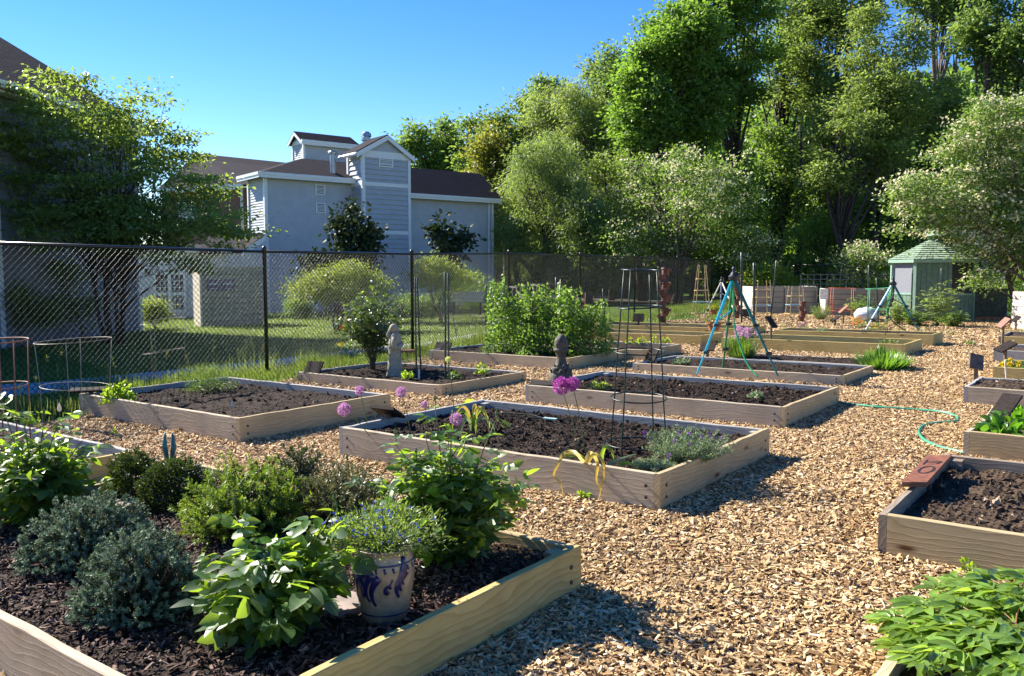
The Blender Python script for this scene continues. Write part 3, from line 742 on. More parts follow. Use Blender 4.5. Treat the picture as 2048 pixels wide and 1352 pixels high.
mb.tube(np.array([(.115*cos(a), .11*sin(a), .5) for a in np.linspace(0, 2*pi, 17)])*S, .012*S, 5, cap=False)
obj('robed_figure', mb, CAST, t, smooth=True, local=True)
mb = MB(); mb.lathe([(.125, -.02), (.125, .015), (.115, .025)], n=20); obj('base', mb, CAST, t, local=True)
# ---- finial
q = BPX('D', 1122, 775); hh = ZH(668, q[1])-q[2]; k = hh/1.0; t = thing('stone_finial', 'dark grey carved stone finial standing at the corner of a raised bed', 'finial', q)
pr = [(.16, 0), (.19, .04), (.215, .1), (.225, .17), (.21, .25), (.17, .31), (.15, .34), (.165, .36), (.155, .39), (.12, .43), (.095, .5), (.085, .57), (.088, .62), (.11, .66), (.135, .68), (.145, .70), (.14, .725), (.115, .735), (.128, .76), (.137, .81), (.13, .87), (.105, .93), (.06, .975), (.02, .998)]
mb = MB(); mb.lathe(np.array(pr)*k, n=36); v = mb.v[0]; th = np.arctan2(v[:, 1], v[:, 0]); z = v[:, 2]/k
f = np.where(z < .36, .06*np.abs(np.sin(th*4)), 0)+np.where((z > .36) & (z < .6), .05*np.abs(np.sin(th*6)), 0)+np.where(z > .735, .05*np.abs(np.sin(th*3+z*9)), 0)
mb.v[0] = v*np.stack([1-f, 1-f, np.ones_like(f)], -1)
body = obj('finial_body', mb, DCAST, t, smooth=True, local=True)
for a in range(8):
    for (z, r, s) in ((.30, .18, .075), (.40, .13, .06)):
        th = a*pi/4+(.39 if z > .35 else 0); mb = MB(); ell(mb, A(cos(th)*r, sin(th)*r, z)*k, A(s*.3, s*.75, s)*k, 8, 6, rz(th) @ ry(.35)); sub('carved_leaf', mb, DCAST, body, True)
# ---- verdigris rabbit behind the boxwood
VERD = simple('verdigris', (.10, .21, .19), .6, var=.35, scale=18, bmp=.2)
q = BPX('G', 343, 966); t = thing('rabbit_figure', 'green patina rabbit figure whose ears rise over the dark boxwood', 'rabbit figure', q)
dd = q[1]; top = ZH(864, dd)-q[2]; x0 = P(343, 900, dd)[0]-q[0]; hd = ZH(918, dd)-q[2]
mb = MB(); ell(mb, (x0, 0, hd*.30), (.085, .11, hd*.34)); ell(mb, (x0, -.05, hd*.62), (.06, .065, hd*.25)); ell(mb, (x0, -.06, hd-.045), (.045, .062, .05)); ell(mb, (x0, -.115, hd-.06), (.02, .02, .018))
for sg in (1, -1):
    mb.tube([(x0+sg*.012, -.04, hd-.02), (x0+sg*.03, -.035, (hd+top)/2), (x0+sg*.024, -.04, top)], [.014, .019, .007], 8)
    ell(mb, (x0+sg*.05, -.1, .02), (.025, .05, .02)); ell(mb, (x0+sg*.04, -.12, hd*.3), (.018, .02, .07)); ell(mb, (x0+sg*.03, -.1, hd-.04), (.006, .006, .007), 6, 5)
ell(mb, (x0, .12, .06), (.03, .03, .03)); obj('rabbit_body', mb, VERD, t, smooth=True, local=True)
# ---- terracotta
TERRA = simple('terracotta', (.36, .13, .06), .75, var=.25, scale=9)
TERRD = simple('dark_terracotta', (.13, .048, .034), .7, var=.25, scale=9)
def potprof(r, h): return [(r*.66, 0), (r*.93, h*.76), (r*1.08, h*.76), (r*1.1, h), (r*.98, h), (r*.95, h*.9)]
def tower(px, pyb, pyt, label, n, w, zig, mat, rod=True, d=None):
    q = G(px, pyb) if d is None else P(px, pyb, d); Hh = ZH(pyt, q[1])-q[2]; r = w/2/F*q[1]; h = Hh/(n*.83)
    t = thing('pot_tower', label, 'pot tower', q, 'towers of tilted terracotta pots')
    for i in range(n):
        mb = MB(); mb.lathe(potprof(r, h), n=20, close=False); mb.lathe([(r*.9, h*.86), (.001, h*.88)], n=12, close=False)
        a = zig*.8*(1 if i % 2 else -1); M = np.array(ry(a) @ rx(.12*(-1)**(i//2)))
        mb.v = [v @ M.T+A((.16*r)*(1 if i % 2 else -1)*(zig > 0), 0, i*h*.83+.01) for v in mb.v]
        obj('pot', mb, mat, t, smooth=False, local=True)
    if rod:
        mb = MB(); mb.bar((0, 0, 0), (0, 0, Hh+.08), .012); obj('rod', mb, BLACK, t, local=True)
tower(1327, 645, 540, 'tall crooked tower of reddish terracotta pots rising behind the yellow beds', 8, 19, .26, TERRD)
tower(1604, 644, 606, 'short stack of dark terracotta pots with a long black rod', 4, 13, .1, TERRD, False)
tower(1475, 638, 553, 'tall dark pot tower half hidden behind the turquoise tripod', 7, 12, .2, TERRD)
LF_MID = leafmat('green_foliage', (.05, .11, .02)); LF_BRI = leafmat('bright_foliage', (.085, .17, .02)); LF_DRK = leafmat('dark_foliage', (.022, .055, .014), trans=.25)
STEM = leafmat('green_stem', (.10, .14, .04), trans=.1)
def flowermat(name, c, tr=None): return leafmat(name, c, tr or tuple(min(1, x*1.1) for x in c), .6, .35, .25)
YEL = flowermat('yellow_petals', (.75, .55, .02)); ORG = flowermat('orange_petals', (.8, .25, .01)); MAG = flowermat('magenta_petals', (.48, .11, .42)); PINKP = flowermat('pale_pink_petals', (.6, .33, .55)); WHT = flowermat('cream_petals', (.75, .72, .6)); BLUEP = flowermat('blue_petals', (.06, .1, .6)); PUR = flowermat('purple_petals', (.22, .06, .38)); REDP = flowermat('coral_petals', (.6, .12, .08))
def puff(mb, c, r, n, T, size, up=.3, flat=1, inward=.4, axup=.5):
    d = rdir(n, up); rad = (1-inward*rng.random(n)**2)[:, None]*np.asarray([r, r, r*flat] if np.isscalar(r) else r)
    pos = np.asarray(c)+d*rad; ax = d+rng.normal(size=(n, 3))*.5; ax[:, 2] += axup; nr = rdir(n, 1.0)
    mb.inst(T, pos, ax, nr, size*rng.uniform(.7, 1.3, n))
def potted(q, label, r, h, fol, fmat, flm=None, sz=.03, nl=250, mat=TERRA):
    t = thing('flower_pot', label, 'flower pot', q); mb = MB(); mb.lathe(potprof(r, h), n=24, close=False); mb.lathe([(r*.9, h*.9), (.001, h*.92)], n=16, close=False)
    obj('pot', mb, mat, t, smooth=False, local=True)
    mb = MB(); puff(mb, (0, 0, h+fol*.2), (r*1.25, r*1.25, fol), nl, LEAFR, sz); obj('foliage', mb, fmat, t, local=True)
    for k_ in range(14 if flm else 0): a_ = k_*2.4; mb = MB(); puff(mb, (cos(a_)*r*math.sqrt(k_/14), sin(a_)*r*math.sqrt(k_/14), h+fol*(1.1-.5*k_/14)), .012, 7, LEAFR, sz*1.1, .8); obj('flower', mb, flm, t, local=True)
q = G(1428, 661, .19); potted(q, 'terracotta pot of low greenery on the corner of a yellow bed', .16, .19, .12, LF_MID)
q = G(1427, 632, .03); potted(q, 'small terracotta pot of yellow flowers beside the turquoise tripod', .12, .21, .08, LF_BRI, YEL)
# ---- tripods
TEAL = simple('turquoise_tube', (.02, .42, .55), .35, var=.05, spec=.6); GRNT = simple('green_tube', (.05, .24, .09), .4, var=.1); DKG = simple('dark_teal_tube', (.01, .12, .10), .4, var=.1)
LBL = simple('light_blue_tube', (.22, .62, .72), .4, var=.05); PALE = simple('pale_pole', (.5, .45, .38), .5); PBLU = simple('pale_blue_pole', (.25, .35, .5), .5)
PLB = simple('black_plastic', (.015, .015, .018), .4)
def tripod(apex, feet, mats, r, label, hosepts=None, hm=None):
    c = A(apex[0], apex[1], feet[0][2]); t = thing('sprinkler_tripod', label, 'tripod', c, 'sprinkler tripods')
    ap = np.asarray(apex); hub = ap-A(0, 0, (ap[2]-c[2])*.34)
    for f, m_ in zip(feet, mats):
        f = np.asarray(f); d = f-ap; s = ap+d*.02; mid = ap+d*.5; m2 = ap+d*.78
        mb = MB(); mb.bar(s, mid, r); mb.bar(mid, m2, r*.8); mb.bar(m2, f, r*.62); leg = obj('leg', mb, m_, t, smooth=False)
        for q_ in (mid, m2): mb = MB(); mb.bar(q_-d*.012, q_+d*.012, r*1.6, 8); mb.box(q_+A(r*1.5, 0, 0), (r*2, r*1.4, r*2)); sub('clamp', mb, PLB, leg)
        mb = MB(); mb.bar(hub, ap+d*.46, r*.42); obj('brace', mb, m_ if m_ is TEAL else PLB, t)
    mb = MB(); mb.lathe([(r*1.5, -.06), (r*3.2, -.05), (r*3.4, 0), (r*2, .03), (r*1.2, .06), (r*.8, .1), (r*1.3, .11), (r*.4, .14)], ap, 12); obj('head', mb, PLB, t)
    mb = MB(); mb.lathe([(r*1.3, -.03), (r*1.5, 0), (r*1.3, .03)], hub, 10); obj('hub', mb, PLB, t)
    if hosepts: obj('hose', curve_tube(hosepts, r*.55), hm, t, smooth=True)
ft = [BPX('E', 1394, 748, .1), BPX('E', 1447, 744, .1), BPX('E', 1556, 752, .1)]
ap = P(1467, 553, np.mean([f[1] for f in ft])+.15)
ft[1] = A(P(1447, 744, ap[1]+.5)[0], ap[1]+.55, ft[1][2])
tripod(ap, ft, [TEAL, GRNT, DKG], .021, 'tall turquoise and green tripod standing in the middle of the beds', [ap-A(0, 0, .03), P(1467, 600, ap[1]-.03), P(1469, 650, ap[1]-.05), P(1480, 690, ap[1]-.1), P(1495, 728, ap[1]-.2), P(1516, 754, ap[1]-.35)], simple('bright_green_hose', (.03, .36, .14), .35))
ft = [G(1731, 660, .16), G(1783, 655, .16), G(1837, 661, .16)]; ap = P(1786, 566, ft[0][1]+.3); ft[1] = ft[1]+A(0, .3, 0)
tripod(ap, ft, [LBL, GRNT, DKG], .024, 'farther light blue tripod with a dark hose near the gazebo', [ap-A(0, 0, .03), P(1787, 590, ap[1]), P(1781, 610, ap[1]), P(1775, 625, ap[1]-.1), P(1788, 645, ap[1]-.3), P(1812, 662, ap[1]-.5)], IRR)
ft = [G(1406, 637, .0), G(1440, 632, .0), G(1475, 637, .0)]; ap = P(1443, 562, ft[1][1])
tripod(ap, ft, [PALE, PBLU, PALE], .024, 'pale grey tripod behind the terracotta pots')
# ---- bamboo obelisks
BAM = simple('bamboo', (.5, .38, .17), .6, var=.2); TW = simple('blue_twine', (.2, .4, .5), .7)
def obelisk(px, pyb, pyt, w, label, nr=4, wt=.45, mat=BAM, top=True):
    q = G(px, pyb); k = q[1]/F; Hh = ZH(pyt, q[1])-q[2]; r = w/2*k; t = thing('bamboo_trellis', label, 'trellis', q, 'bamboo obelisk trellises')
    cs_ = [(a, b) for a, b in ((-1, -1), (1, -1), (1, 1), (-1, 1))]
    for a, b in cs_:
        mb = MB(); mb.bar((a*r, b*r, 0), (a*r*wt, b*r*wt, Hh), .011, 6); obj('pole', mb, mat, t, local=True)
    for i in range(nr):
        z = Hh*(.12+.26*i*4/nr*.8); f = 1-(1-wt)*z/Hh; mb = MB()
        for (a, b), (c_, d_) in zip(cs_, cs_[1:]+cs_[:1]): mb.bar((a*r*f*1.12, b*r*f*1.12, z), (c_*r*f*1.12, d_*r*f*1.12, z+.01), .01, 5)
        obj('rung', mb, TW if i % 3 == 1 and mat is BAM else mat, t, local=True)
obelisk(1402, 640, 530, 32, 'bamboo trellis with blue twine rungs left of the pale tripod', 4, .4)
obelisk(1523, 636, 560, 34, 'faint bamboo trellis in front of the long weathered planter', 4, .7)
obelisk(1590, 635, 572, 30, 'bamboo trellis just left of the short pot stack', 3, .7)
cage(G(1683, 640), 'red wire cage in front of the right planter', [(.3, .42), (.95, .40)], simple('red_wire', (.5, .07, .04), .5), 4, .007, 0)
cage(G(1755, 652), 'bright green square wire cage left of the gazebo', [(.45, .33), (1.0, .33)], simple('bright_green_wire', (.04, .36, .15), .5), 4, .008, 0)
cage(G(1750, 668, .2), 'low green wire cage around the marigolds', [(.12, .3)], GWIRE, 4, .006, 0)
cage(G(935, 690, .15), 'thin wire cage left of the pea plants', [(.55, .3), (1.02, .3)], SWIRE, 3, .0026, 0)
for i, (px, pt, w) in enumerate(((1010, 575, 50), (1065, 572, 46), (1120, 568, 50))):
    q = BP('F', .9+i*.45, 1.0); dd = q[1]
    cage(q, ['leftmost wire hoop cage over the peas', 'second wire hoop cage from the left over the peas', 'wire hoop cage rising highest over the pea bed middle'][i], [(.4, .28), (.75, .27), (ZH(pt, dd)-q[2], .25)], SWIRE, 3, .0028, 0)
# ---- long raised planters at the far end
PLW = woodmat('planter_planks', (.34, .30, .25), (.2, .17, .14), (.24, .22, .2), .4); PLL = woodmat('pale_planks', (.62, .57, .5), (.4, .35, .3), (.5, .46, .4), .3)  # second wood is the paler one, for planter ends and the whitewashed planter
def planter(p0, p1, w, h, label, n=5, endmat=PLL, front=PLW):
    p0 = A(*p0); p1 = A(*p1); L = np.linalg.norm(p1-p0); ang = math.atan2(p1[1]-p0[1], p1[0]-p0[0]); loc = A(p0[0], p0[1], gz(p0[0]))
    t = thing('tall_planter', label, 'planter box', loc, 'tall timber planter boxes', rz=ang); bh = h/n
    for i in range(n):
        for nm, c, s, m_ in (('plank', (L/2, .02, (i+.5)*bh), (L, .04, bh-.012), front), ('plank', (L/2, w-.02, (i+.5)*bh), (L, .04, bh-.012), front), ('end_plank', (.02, w/2, (i+.5)*bh), (.04, w-.085, bh-.012), endmat), ('end_plank', (L-.02, w/2, (i+.5)*bh), (.04, w-.085, bh-.012), endmat)):
            mb = MB(); mb.box(c, s); obj(nm, mb, m_, t, local=True)
    mb = MB(); mb.box((L/2, w/2, h/2-.03), (L-.09, w-.09, h-.06)); obj('soil', mb, SOIL, t, local=True)
    for x in (.06, L/2, L-.06):
        mb = MB(); mb.box((x, -.022, h/2), (.07, .04, h)); obj('batten', mb, front, t, local=True)
planter(P(1505, 632, 29)[:2], P(1634, 630, 29.3)[:2], 1.3, .93, 'long weathered plank planter left of the narrow gap')
planter(P(1650, 632, 27.6)[:2], P(1772, 634, 27.2)[:2], 1.3, .88, 'long weathered plank planter with a white left end beside the gazebo')
mb = MB(); a = P(1639, 582, 27.5); mb.box(a+A(.1, -.12, -.1), (.26, .02, .34)); tag(obj('white_sheet', mb, simple('white_sheet', (.8, .8, .78), .6), loc=a), 'white sheet hanging over the left end of the right planter', 'sheet')
planter(G(2040, 664, 0)[:2]+A(.75, .0), G(2040, 664, 0)[:2]+A(2.9, .5), 1.2, .95, 'tall pale whitewashed planter at the right edge of the picture', 5, PLL, PLL)
# wooden lattice behind the planters
t = thing('garden_lattice', 'grid of thin grey wooden trellis panels standing behind the planters', 'lattice', P(1605, 580, 31)); LAT = simple('grey_lath', (.2, .17, .14), .8)
for i in range(9):
    x = 1602+i*13; mb = MB(); a = P(x, 584, 31); b_ = P(x, 546+(i % 3), 31); mb.box((a+b_)/2, (.025, .02, (b_-a)[2])); obj('upright', mb, LAT, t)
for j in range(4):
    y = 549+j*9.5; mb = MB(); a = P(1600, y, 30.98); b_ = P(1708, y+.5, 30.98); mb.box((a+b_)/2, ((b_-a)[0], .02, .025)); obj('crosspiece', mb, LAT, t)
# ---- sacks
def sack(q, label, r, h, mat, name='plastic_sack'):
    mb = MB(); ell(mb, (0, 0, h*.48), (r, r*.8, h*.52), 26, 16); v = mb.v[0]; k = 1+.18*(fbm(v[:, 0]*9+3, v[:, 2]*11+v[:, 1]*7, 4, 8)-.5)*2
    mb.v[0] = v*k[:, None]; mb.v[0][:, 2] = np.maximum(mb.v[0][:, 2], 0); o = obj(name, mb, mat, smooth=True, local=True); o.location = [float(a) for a in q]; tag(o, label, 'sack')
POLY = simple('white_plastic', (.62, .63, .64), .35, var=.15, scale=6)
sack(G(1733, 644), 'crumpled white plastic sack on the chips before the right planter', .34, .42, POLY)
sack(G(1985, 638), 'pale grey sack slumped by the fence right of the gazebo', .42, .34, simple('grey_plastic', (.35, .39, .4), .4, var=.3))
mb = MB(); a = G(1950, 640); b_ = G(2030, 640); a[1] += .1; mb.box((a+b_)/2+A(0, 0, .04), ((b_-a)[0], .1, .1)); tag(obj('brick_edging', mb, TERRA, loc=a), 'low row of red brick edging at the far right end of the chips', 'edging')
t = thing('boulder', 'round dark stone by the gazebo path', 'stone', G(1923, 643)); mb = MB(); ell(mb, (0, 0, .08), (.14, .12, .12)); obj('rock', mb, DCAST, t, local=True, smooth=True)
mb = MB(); q = G(814, 716); mb.box(q+A(0, 0, .075), (.27, .2, .15), rz=.2); tag(obj('clay_block', mb, simple('clay_block', (.22, .09, .06), .8, var=.3, bmp=.3), loc=q), 'reddish brown block at the foot of the second fence post', 'block')
# black bucket beyond
q = G(1492, 634); t = thing('black_bucket', 'small black bucket before the left planter', 'bucket', q); mb = MB(); mb.lathe([(.13, 0), (.17, .24), (.18, .25), (.16, .25), (.12, .02)], n=18); obj('pail', mb, PLB, t, local=True)
mb = MB(); mb.tube([(.17*cos(a), 0, .24+.12*sin(a)) for a in np.linspace(0, pi, 9)], .005, 5); obj('handle', mb, SWIRE, t, local=True)

# ---- gazebo
GGR = simple('green_painted_board', (.11, .19, .13), .65, var=.15, scale=8); GGL = simple('light_green_trim', (.22, .36, .27), .6, var=.1)
m, nt, b, o = newmat('green_shakes'); v = coords(nt, (1, 1, 1)); br = nd(nt, 'ShaderNodeTexNoise', Scale=14.0, Detail=3.0); nt.links.new(coords(nt, (1, 1, 3)), br.inputs['Vector'])
nt.links.new(ramp(nt, br.outputs['Fac'], [(.3, (.10, .15, .10)), (.5, (.21, .29, .21)), (.7, (.31, .41, .31))]), b.inputs['Base Color']); b.inputs['Roughness'].default_value = .8; SHAKE = m
SCRN = simple('grey_screen', (.20, .21, .24), .5, var=.05); SCRD = simple('dark_screen', (.018, .02, .02), .6)
gc = P(1861, 640, 25.2); gzb = float(gc[2]); gc = A(gc[0], gc[1], gzb); Rr = 1.15; Hw = ZH(520, 24)-gzb
t = thing('gazebo', 'small green eight-sided garden gazebo with a shake roof and little cupola', 'gazebo', gc, rz=math.atan2(-gc[0], gc[1])*1.0)
vs = [A(Rr*cos(a), Rr*sin(a)) for a in [pi/8+k*pi/4-pi/2 for k in range(8)]]
for k in range(8):
    a, b_ = vs[k-1], vs[k]; ang = math.atan2(b_[1]-a[1], b_[0]-a[0]); L = np.linalg.norm(b_-a); mid = (a+b_)/2; nrm = mid/np.linalg.norm(mid)
    front = (k == 0)
    mb = MB(); nb = 6
    lo_h = Hw if front else .78
    for i in range(nb):
        s = (i+.5)/nb; c = a+(b_-a)*s; mb.box((c[0], c[1], lo_h/2), (L/nb-.012, .03, lo_h), rz=ang)
    mb.box((mid[0]-nrm[0]*.02, mid[1]-nrm[1]*.02, lo_h/2), (L, .012, lo_h), rz=ang)
    obj('wall_panel', mb, GGR, t, local=True)
    if not front:
        mb = MB(); mb.box((mid[0], mid[1], (Hw+.78)/2), (L-.08, .012, Hw-.78), rz=ang); obj('screen', mb, SCRN if k == 7 else SCRD, t, local=True)
        mb = MB(); mb.box((mid[0], mid[1], .8), (L-.1, .07, .05), rz=ang); obj('rail', mb, GGL, t, local=True)
    mb = MB(); mb.box((b_[0]*1.01, b_[1]*1.01, Hw/2), (.09, .09, Hw), rz=math.atan2(b_[1], b_[0])); obj('post', mb, GGL if k in (7, 6) else GGR, t, local=True)
ro = Rr*1.12; Ht = ZH(482, 25)-gzb; rt = .14
def facet(k, r0, z0, r1, z1, th=.0):
    a0 = pi/8+(k-1)*pi/4-pi/2; a1 = a0+pi/4
    return [(r0*cos(a0), r0*sin(a0), z0), (r0*cos(a1), r0*sin(a1), z0), (r1*cos(a1), r1*sin(a1), z1), (r1*cos(a0), r1*sin(a0), z1)]
mb = MB(); ncs = 9
for k in range(8):
    for i in range(ncs):
        f0, f1 = i/ncs, (i+1)/ncs; r0 = ro+(rt-ro)*f0; r1 = ro+(rt-ro)*f1; z0 = Hw+.02+(Ht-Hw)*f0; z1 = Hw+.02+(Ht-Hw)*f1
        p4 = facet(k, r0+.015, z0+.02, r1+.004, z1+.0); ns = max(1, int((ncs-i)*.75))
        p4 = [np.array(q_) for q_ in p4]
        for j in range(ns):
            s0, s1 = j/ns+.01, (j+1)/ns-.01; dz = random.uniform(0, .012)
            quad = [p4[0]*(1-s0)+p4[1]*s0+A(0, 0, dz), p4[0]*(1-s1)+p4[1]*s1+A(0, 0, dz), p4[3]*(1-s1)+p4[2]*s1, p4[3]*(1-s0)+p4[2]*s0]
            mb.poly(quad, .014)
roof = obj('roof', mb, SHAKE, t, local=True)
mb = MB(); mb.lathe([(ro*1.01, Hw-.07), (ro*1.01, Hw+.02)], n=8, close=False); mb.lathe([(ro, Hw-.0), (Rr*.9, Hw-.01)], n=8, close=False); mb.v = [v @ np.array(rz(pi/8)).T for v in mb.v]; obj('fascia', mb, GGL, t, local=True)
ct = ZH(458, 25)-gzb
mb = MB(); mb.lathe([(.15, Ht-.05), (.15, ct-.2)], n=8); sub('cupola_wall', mb, GGR, roof)
mb = MB(); mb.lathe([(.30, ct-.2), (.03, ct), (.01, ct+.08)], n=8); sub('cupola_roof', mb, SHAKE, roof)
mb = MB(); sx_ = gc+A(1.7, .3, .45)
tag(obj('shed_box', MB().box(sx_, (1.0, .9, .95)).box(sx_+A(0, 0, .5), (1.1, 1.0, .04), ry=.06), simple('mossy_board', (.07, .075, .045), .8, var=.3), loc=sx_), 'low dark mossy wooden box attached right of the gazebo', 'storage box')
# ================================================================ buildings beyond the fence
SIDE = simple('grey_siding', (.42, .44, .465), .6, var=.05, scale=3); SIDE2 = simple('slate_siding', (.36, .385, .42), .6, var=.05, scale=3); TRIM = simple('white_trim', (.66, .68, .68), .5, var=.04)
m, nt, b, o = newmat('roof_shingles'); n1 = noise(nt, coords(nt, (1.3, 1.3, 9), rnd=False), 3.0, 6, .7); n2 = noise(nt, coords(nt, rnd=False), .5, 3)
nt.links.new(mixc(nt, n2, ramp(nt, n1, [(.3, (.016, .015, .018)), (.55, (.032, .029, .035)), (.75, (.052, .047, .054))]), (.028, .026, .031)), b.inputs['Base Color']); b.inputs['Roughness'].default_value = .9; bump(nt, b, n1, .6, .03); b.inputs['Specular IOR Level'].default_value = .04; ROOF = m
m, nt, b, o = newmat('red_brick'); bt = nd(nt, 'ShaderNodeTexBrick', Scale=5.0); bt.inputs['Color1'].default_value = (.19, .06, .045, 1); bt.inputs['Color2'].default_value = (.13, .04, .03, 1); bt.inputs['Mortar'].default_value = (.25, .2, .18, 1); bt.inputs['Mortar Size'].default_value = .02
nt.links.new(coords(nt, (1, 1, 1), 'UV', False), bt.inputs['Vector'])
# bricks laid in the vertical plane: use x+y for the run and z for the courses
sx = nt.nodes.new('ShaderNodeSeparateXYZ'); nt.links.new(coords(nt, rnd=False), sx.inputs[0]); cx = nt.nodes.new('ShaderNodeCombineXYZ'); ad = nd(nt, 'ShaderNodeMath', operation='ADD'); nt.links.new(sx.outputs[0], ad.inputs[0]); nt.links.new(sx.outputs[1], ad.inputs[1]); nt.links.new(ad.outputs[0], cx.inputs[0]); nt.links.new(sx.outputs[2], cx.inputs[1]); nt.links.new(cx.outputs[0], bt.inputs['Vector'])
nt.links.new(bt.outputs['Color'], b.inputs['Base Color']); b.inputs['Roughness'].default_value = .85; BRICK = m
LOUV = simple('dark_louvre', (.03, .03, .035), .5); GLASS = simple('window_glass', (.02, .03, .04), .08, var=.1, spec=.9); METV = simple('vent_metal', (.33, .35, .38), .35, metal=.7, var=.1)
def clap(mb, p0, p1, z0, z1, expo=.1, lip=.02, z1b=None):
    """lapped siding from p0 to p1 (outside is on the right-hand side walking p0 -> p1)"""
    p0 = A(*p0[:2]); p1 = A(*p1[:2]); u = (p1-p0)/np.linalg.norm(p1-p0); nr = A(u[1], -u[0])
    n = max(1, int(round((z1-z0)/expo))); e = (z1-z0)/n
    for i in range(n):
        a, b_ = z0+i*e, z0+(i+1)*e; o0 = p0+nr*lip; o1 = p1+nr*lip
        mb.add([(o0[0], o0[1], a), (o1[0], o1[1], a), (p1[0], p1[1], b_), (p0[0], p0[1], b_)], np.array([0, 1, 2, 3]))
        mb.add([(p0[0], p0[1], a), (p1[0], p1[1], a), (o1[0], o1[1], a), (o0[0], o0[1], a)], np.array([0, 1, 2, 3]))
def vbox(mb, p0, p1, z0, z1, out=.03, back=.05):
    p0 = A(*p0[:2]); p1 = A(*p1[:2]); L = np.linalg.norm(p1-p0); u = (p1-p0)/L; nr = A(u[1], -u[0]); c = (p0+p1)/2+nr*(out-back)/2
    mb.box((c[0], c[1], (z0+z1)/2), (L, out+back, z1-z0), rz=math.atan2(u[1], u[0]))
def post_(mb, p, z0, z1, w=.12): mb.box((p[0], p[1], (z0+z1)/2), (w, w, z1-z0), rz=BA)
BA = radians(38); E1 = A(cos(BA), sin(BA)); E2 = A(-sin(BA), cos(BA))
c0 = P(535, 600, 33)[:2]; zg = -.3
def onray(px, p, dr, py=430):                       # where a line p + t dr crosses an image column
    r_ = _dir(px, py); k = r_[0]/r_[1]                    # x/y for points near the horizon
    t = (k*p[1]-p[0])/(dr[0]-k*dr[1]); return p+dr*t
bld = thing('apartment_building', 'grey sided apartment building with a tower and dark roofs behind the trees', 'building', (c0[0], c0[1], zg))
cT0 = onray(705, c0, E1); zE = ZH(350, 33)                      # main wall meets the tower
tf = onray(727, cT0, -E2); te = onray(818, tf, E1)
mb = MB(); clap(mb, c0, cT0, zg, zE, .105, .022); wf = obj('wall', mb, SIDE, bld)
cs_ = onray(499, c0, E2); mb = MB(); clap(mb, cs_, c0, zg, zE, .105, .022); obj('wall', mb, SIDE, bld)
mb = MB(); post_(mb, c0+A(.02, -.03), zg, zE-.02, .13); post_(mb, cs_, zg, zE, .12); obj('corner_trim', mb, TRIM, bld)
# tower
zt = ZH(306.6, tf[1]); yt = tf[1]; bk = tf+E2*1.25; bk2 = te+E2*1.25
for (a, b_) in ((tf, te), (bk, tf), (te, bk2)):
    mb = MB(); clap(mb, a, b_, zg, zt, .20, .045); obj('tower_wall', mb, SIDE2, bld)
mb = MB()
for p_ in (tf, te, bk, bk2): post_(mb, p_, zg, zt, .13)
obj('corner_trim', mb, TRIM, bld)
for zz_ in (ZH(364, yt), ZH(461, yt), zt-.0):
    mb = MB(); vbox(mb, tf-E1*.07, te+E1*.07, zz_-.13, zz_+.02 if zz_ != zt else zz_+.14, .045, .03); vbox(mb, tf+E2*1.2, tf-E2*.07, zz_-.13, zz_+.02 if zz_ != zt else zz_+.14, .045, .03); obj('band_trim', mb, TRIM, bld)
ga = ZH(271, (tf[1]+te[1])/2+.2); m2 = (tf+te)/2; ov = .28
def p3(p, z): return A(p[0], p[1], z)
ze = zt+.02
tri = [p3(tf-E2*.01, zt+.13), p3(te-E2*.01, zt+.13), p3(m2-E2*.01, ga-.16)]
mb = MB(); mb.poly(tri, .03); obj('gable', mb, SIDE2, bld)
for a in (tf-E1*.36, te+E1*.2):                                   # roof slopes with white rake boards
    f0, f1 = -E2*.14, E2*1.35; q0, q1 = p3(a+f0, ze+.02), p3(a+f1, ze+.02); r0, r1 = p3(m2+f0, ga), p3(m2+f1, ga)
    quad = [q0, r0, r1, q1] if a is not tf else None
    nr = np.cross(r0-q0, q1-q0); nr = nr/np.linalg.norm(nr); nr = nr*np.sign(nr[2])
    mb = MB(); mb.poly([q0, r0, r1, q1], .05, nrm=nr); obj('tower_roof', mb, ROOF, bld)
    dn = A(0, 0, -.24); d0 = p3(-E2*.02, 0)
    mb = MB(); mb.poly([q0+d0+dn*.2, r0+d0+dn*.2, r0+d0+dn, q0+d0+dn], .04, nrm=p3(E2, 0)); obj('rake_board', mb, TRIM, bld)
    mb = MB(); mb.tube([q0+A(0, 0, -.1), q1+A(0, 0, -.1)], .07, 6); obj('gutter', mb, TRIM, bld)
def louvre(x0, y0, x1, y1, p, u, label='vent', par=None):
    nr = A(u[1], -u[0]); a = onray(x0, p, u); b_ = onray(x1, p, u); z1_ = ZH(y0, a[1]); z0_ = ZH(y1, a[1])
    mb = MB(); vbox(mb, a, b_, z0_, z1_, .03, 0); v = obj('vent', mb, LOUV, bld)
    mb = MB(); w = .05
    vbox(mb, a-u*w, b_+u*w, z1_, z1_+w, .06, 0); vbox(mb, a-u*w, b_+u*w, z0_-w, z0_, .06, 0); vbox(mb, a-u*w, a, z0_, z1_, .06, 0); vbox(mb, b_, b_+u*w, z0_, z1_, .06, 0)
    for i in range(1, 6): zc = z0_+(z1_-z0_)*i/6; vbox(mb, a, b_, zc-.013, zc+.013, .045, -.02)
    sub('louvre_frame', mb, TRIM, v)
louvre(760, 317, 784, 331, tf, E1); louvre(633, 371, 648, 387, c0, E1); louvre(633.5, 408, 648.5, 423, c0, E1)
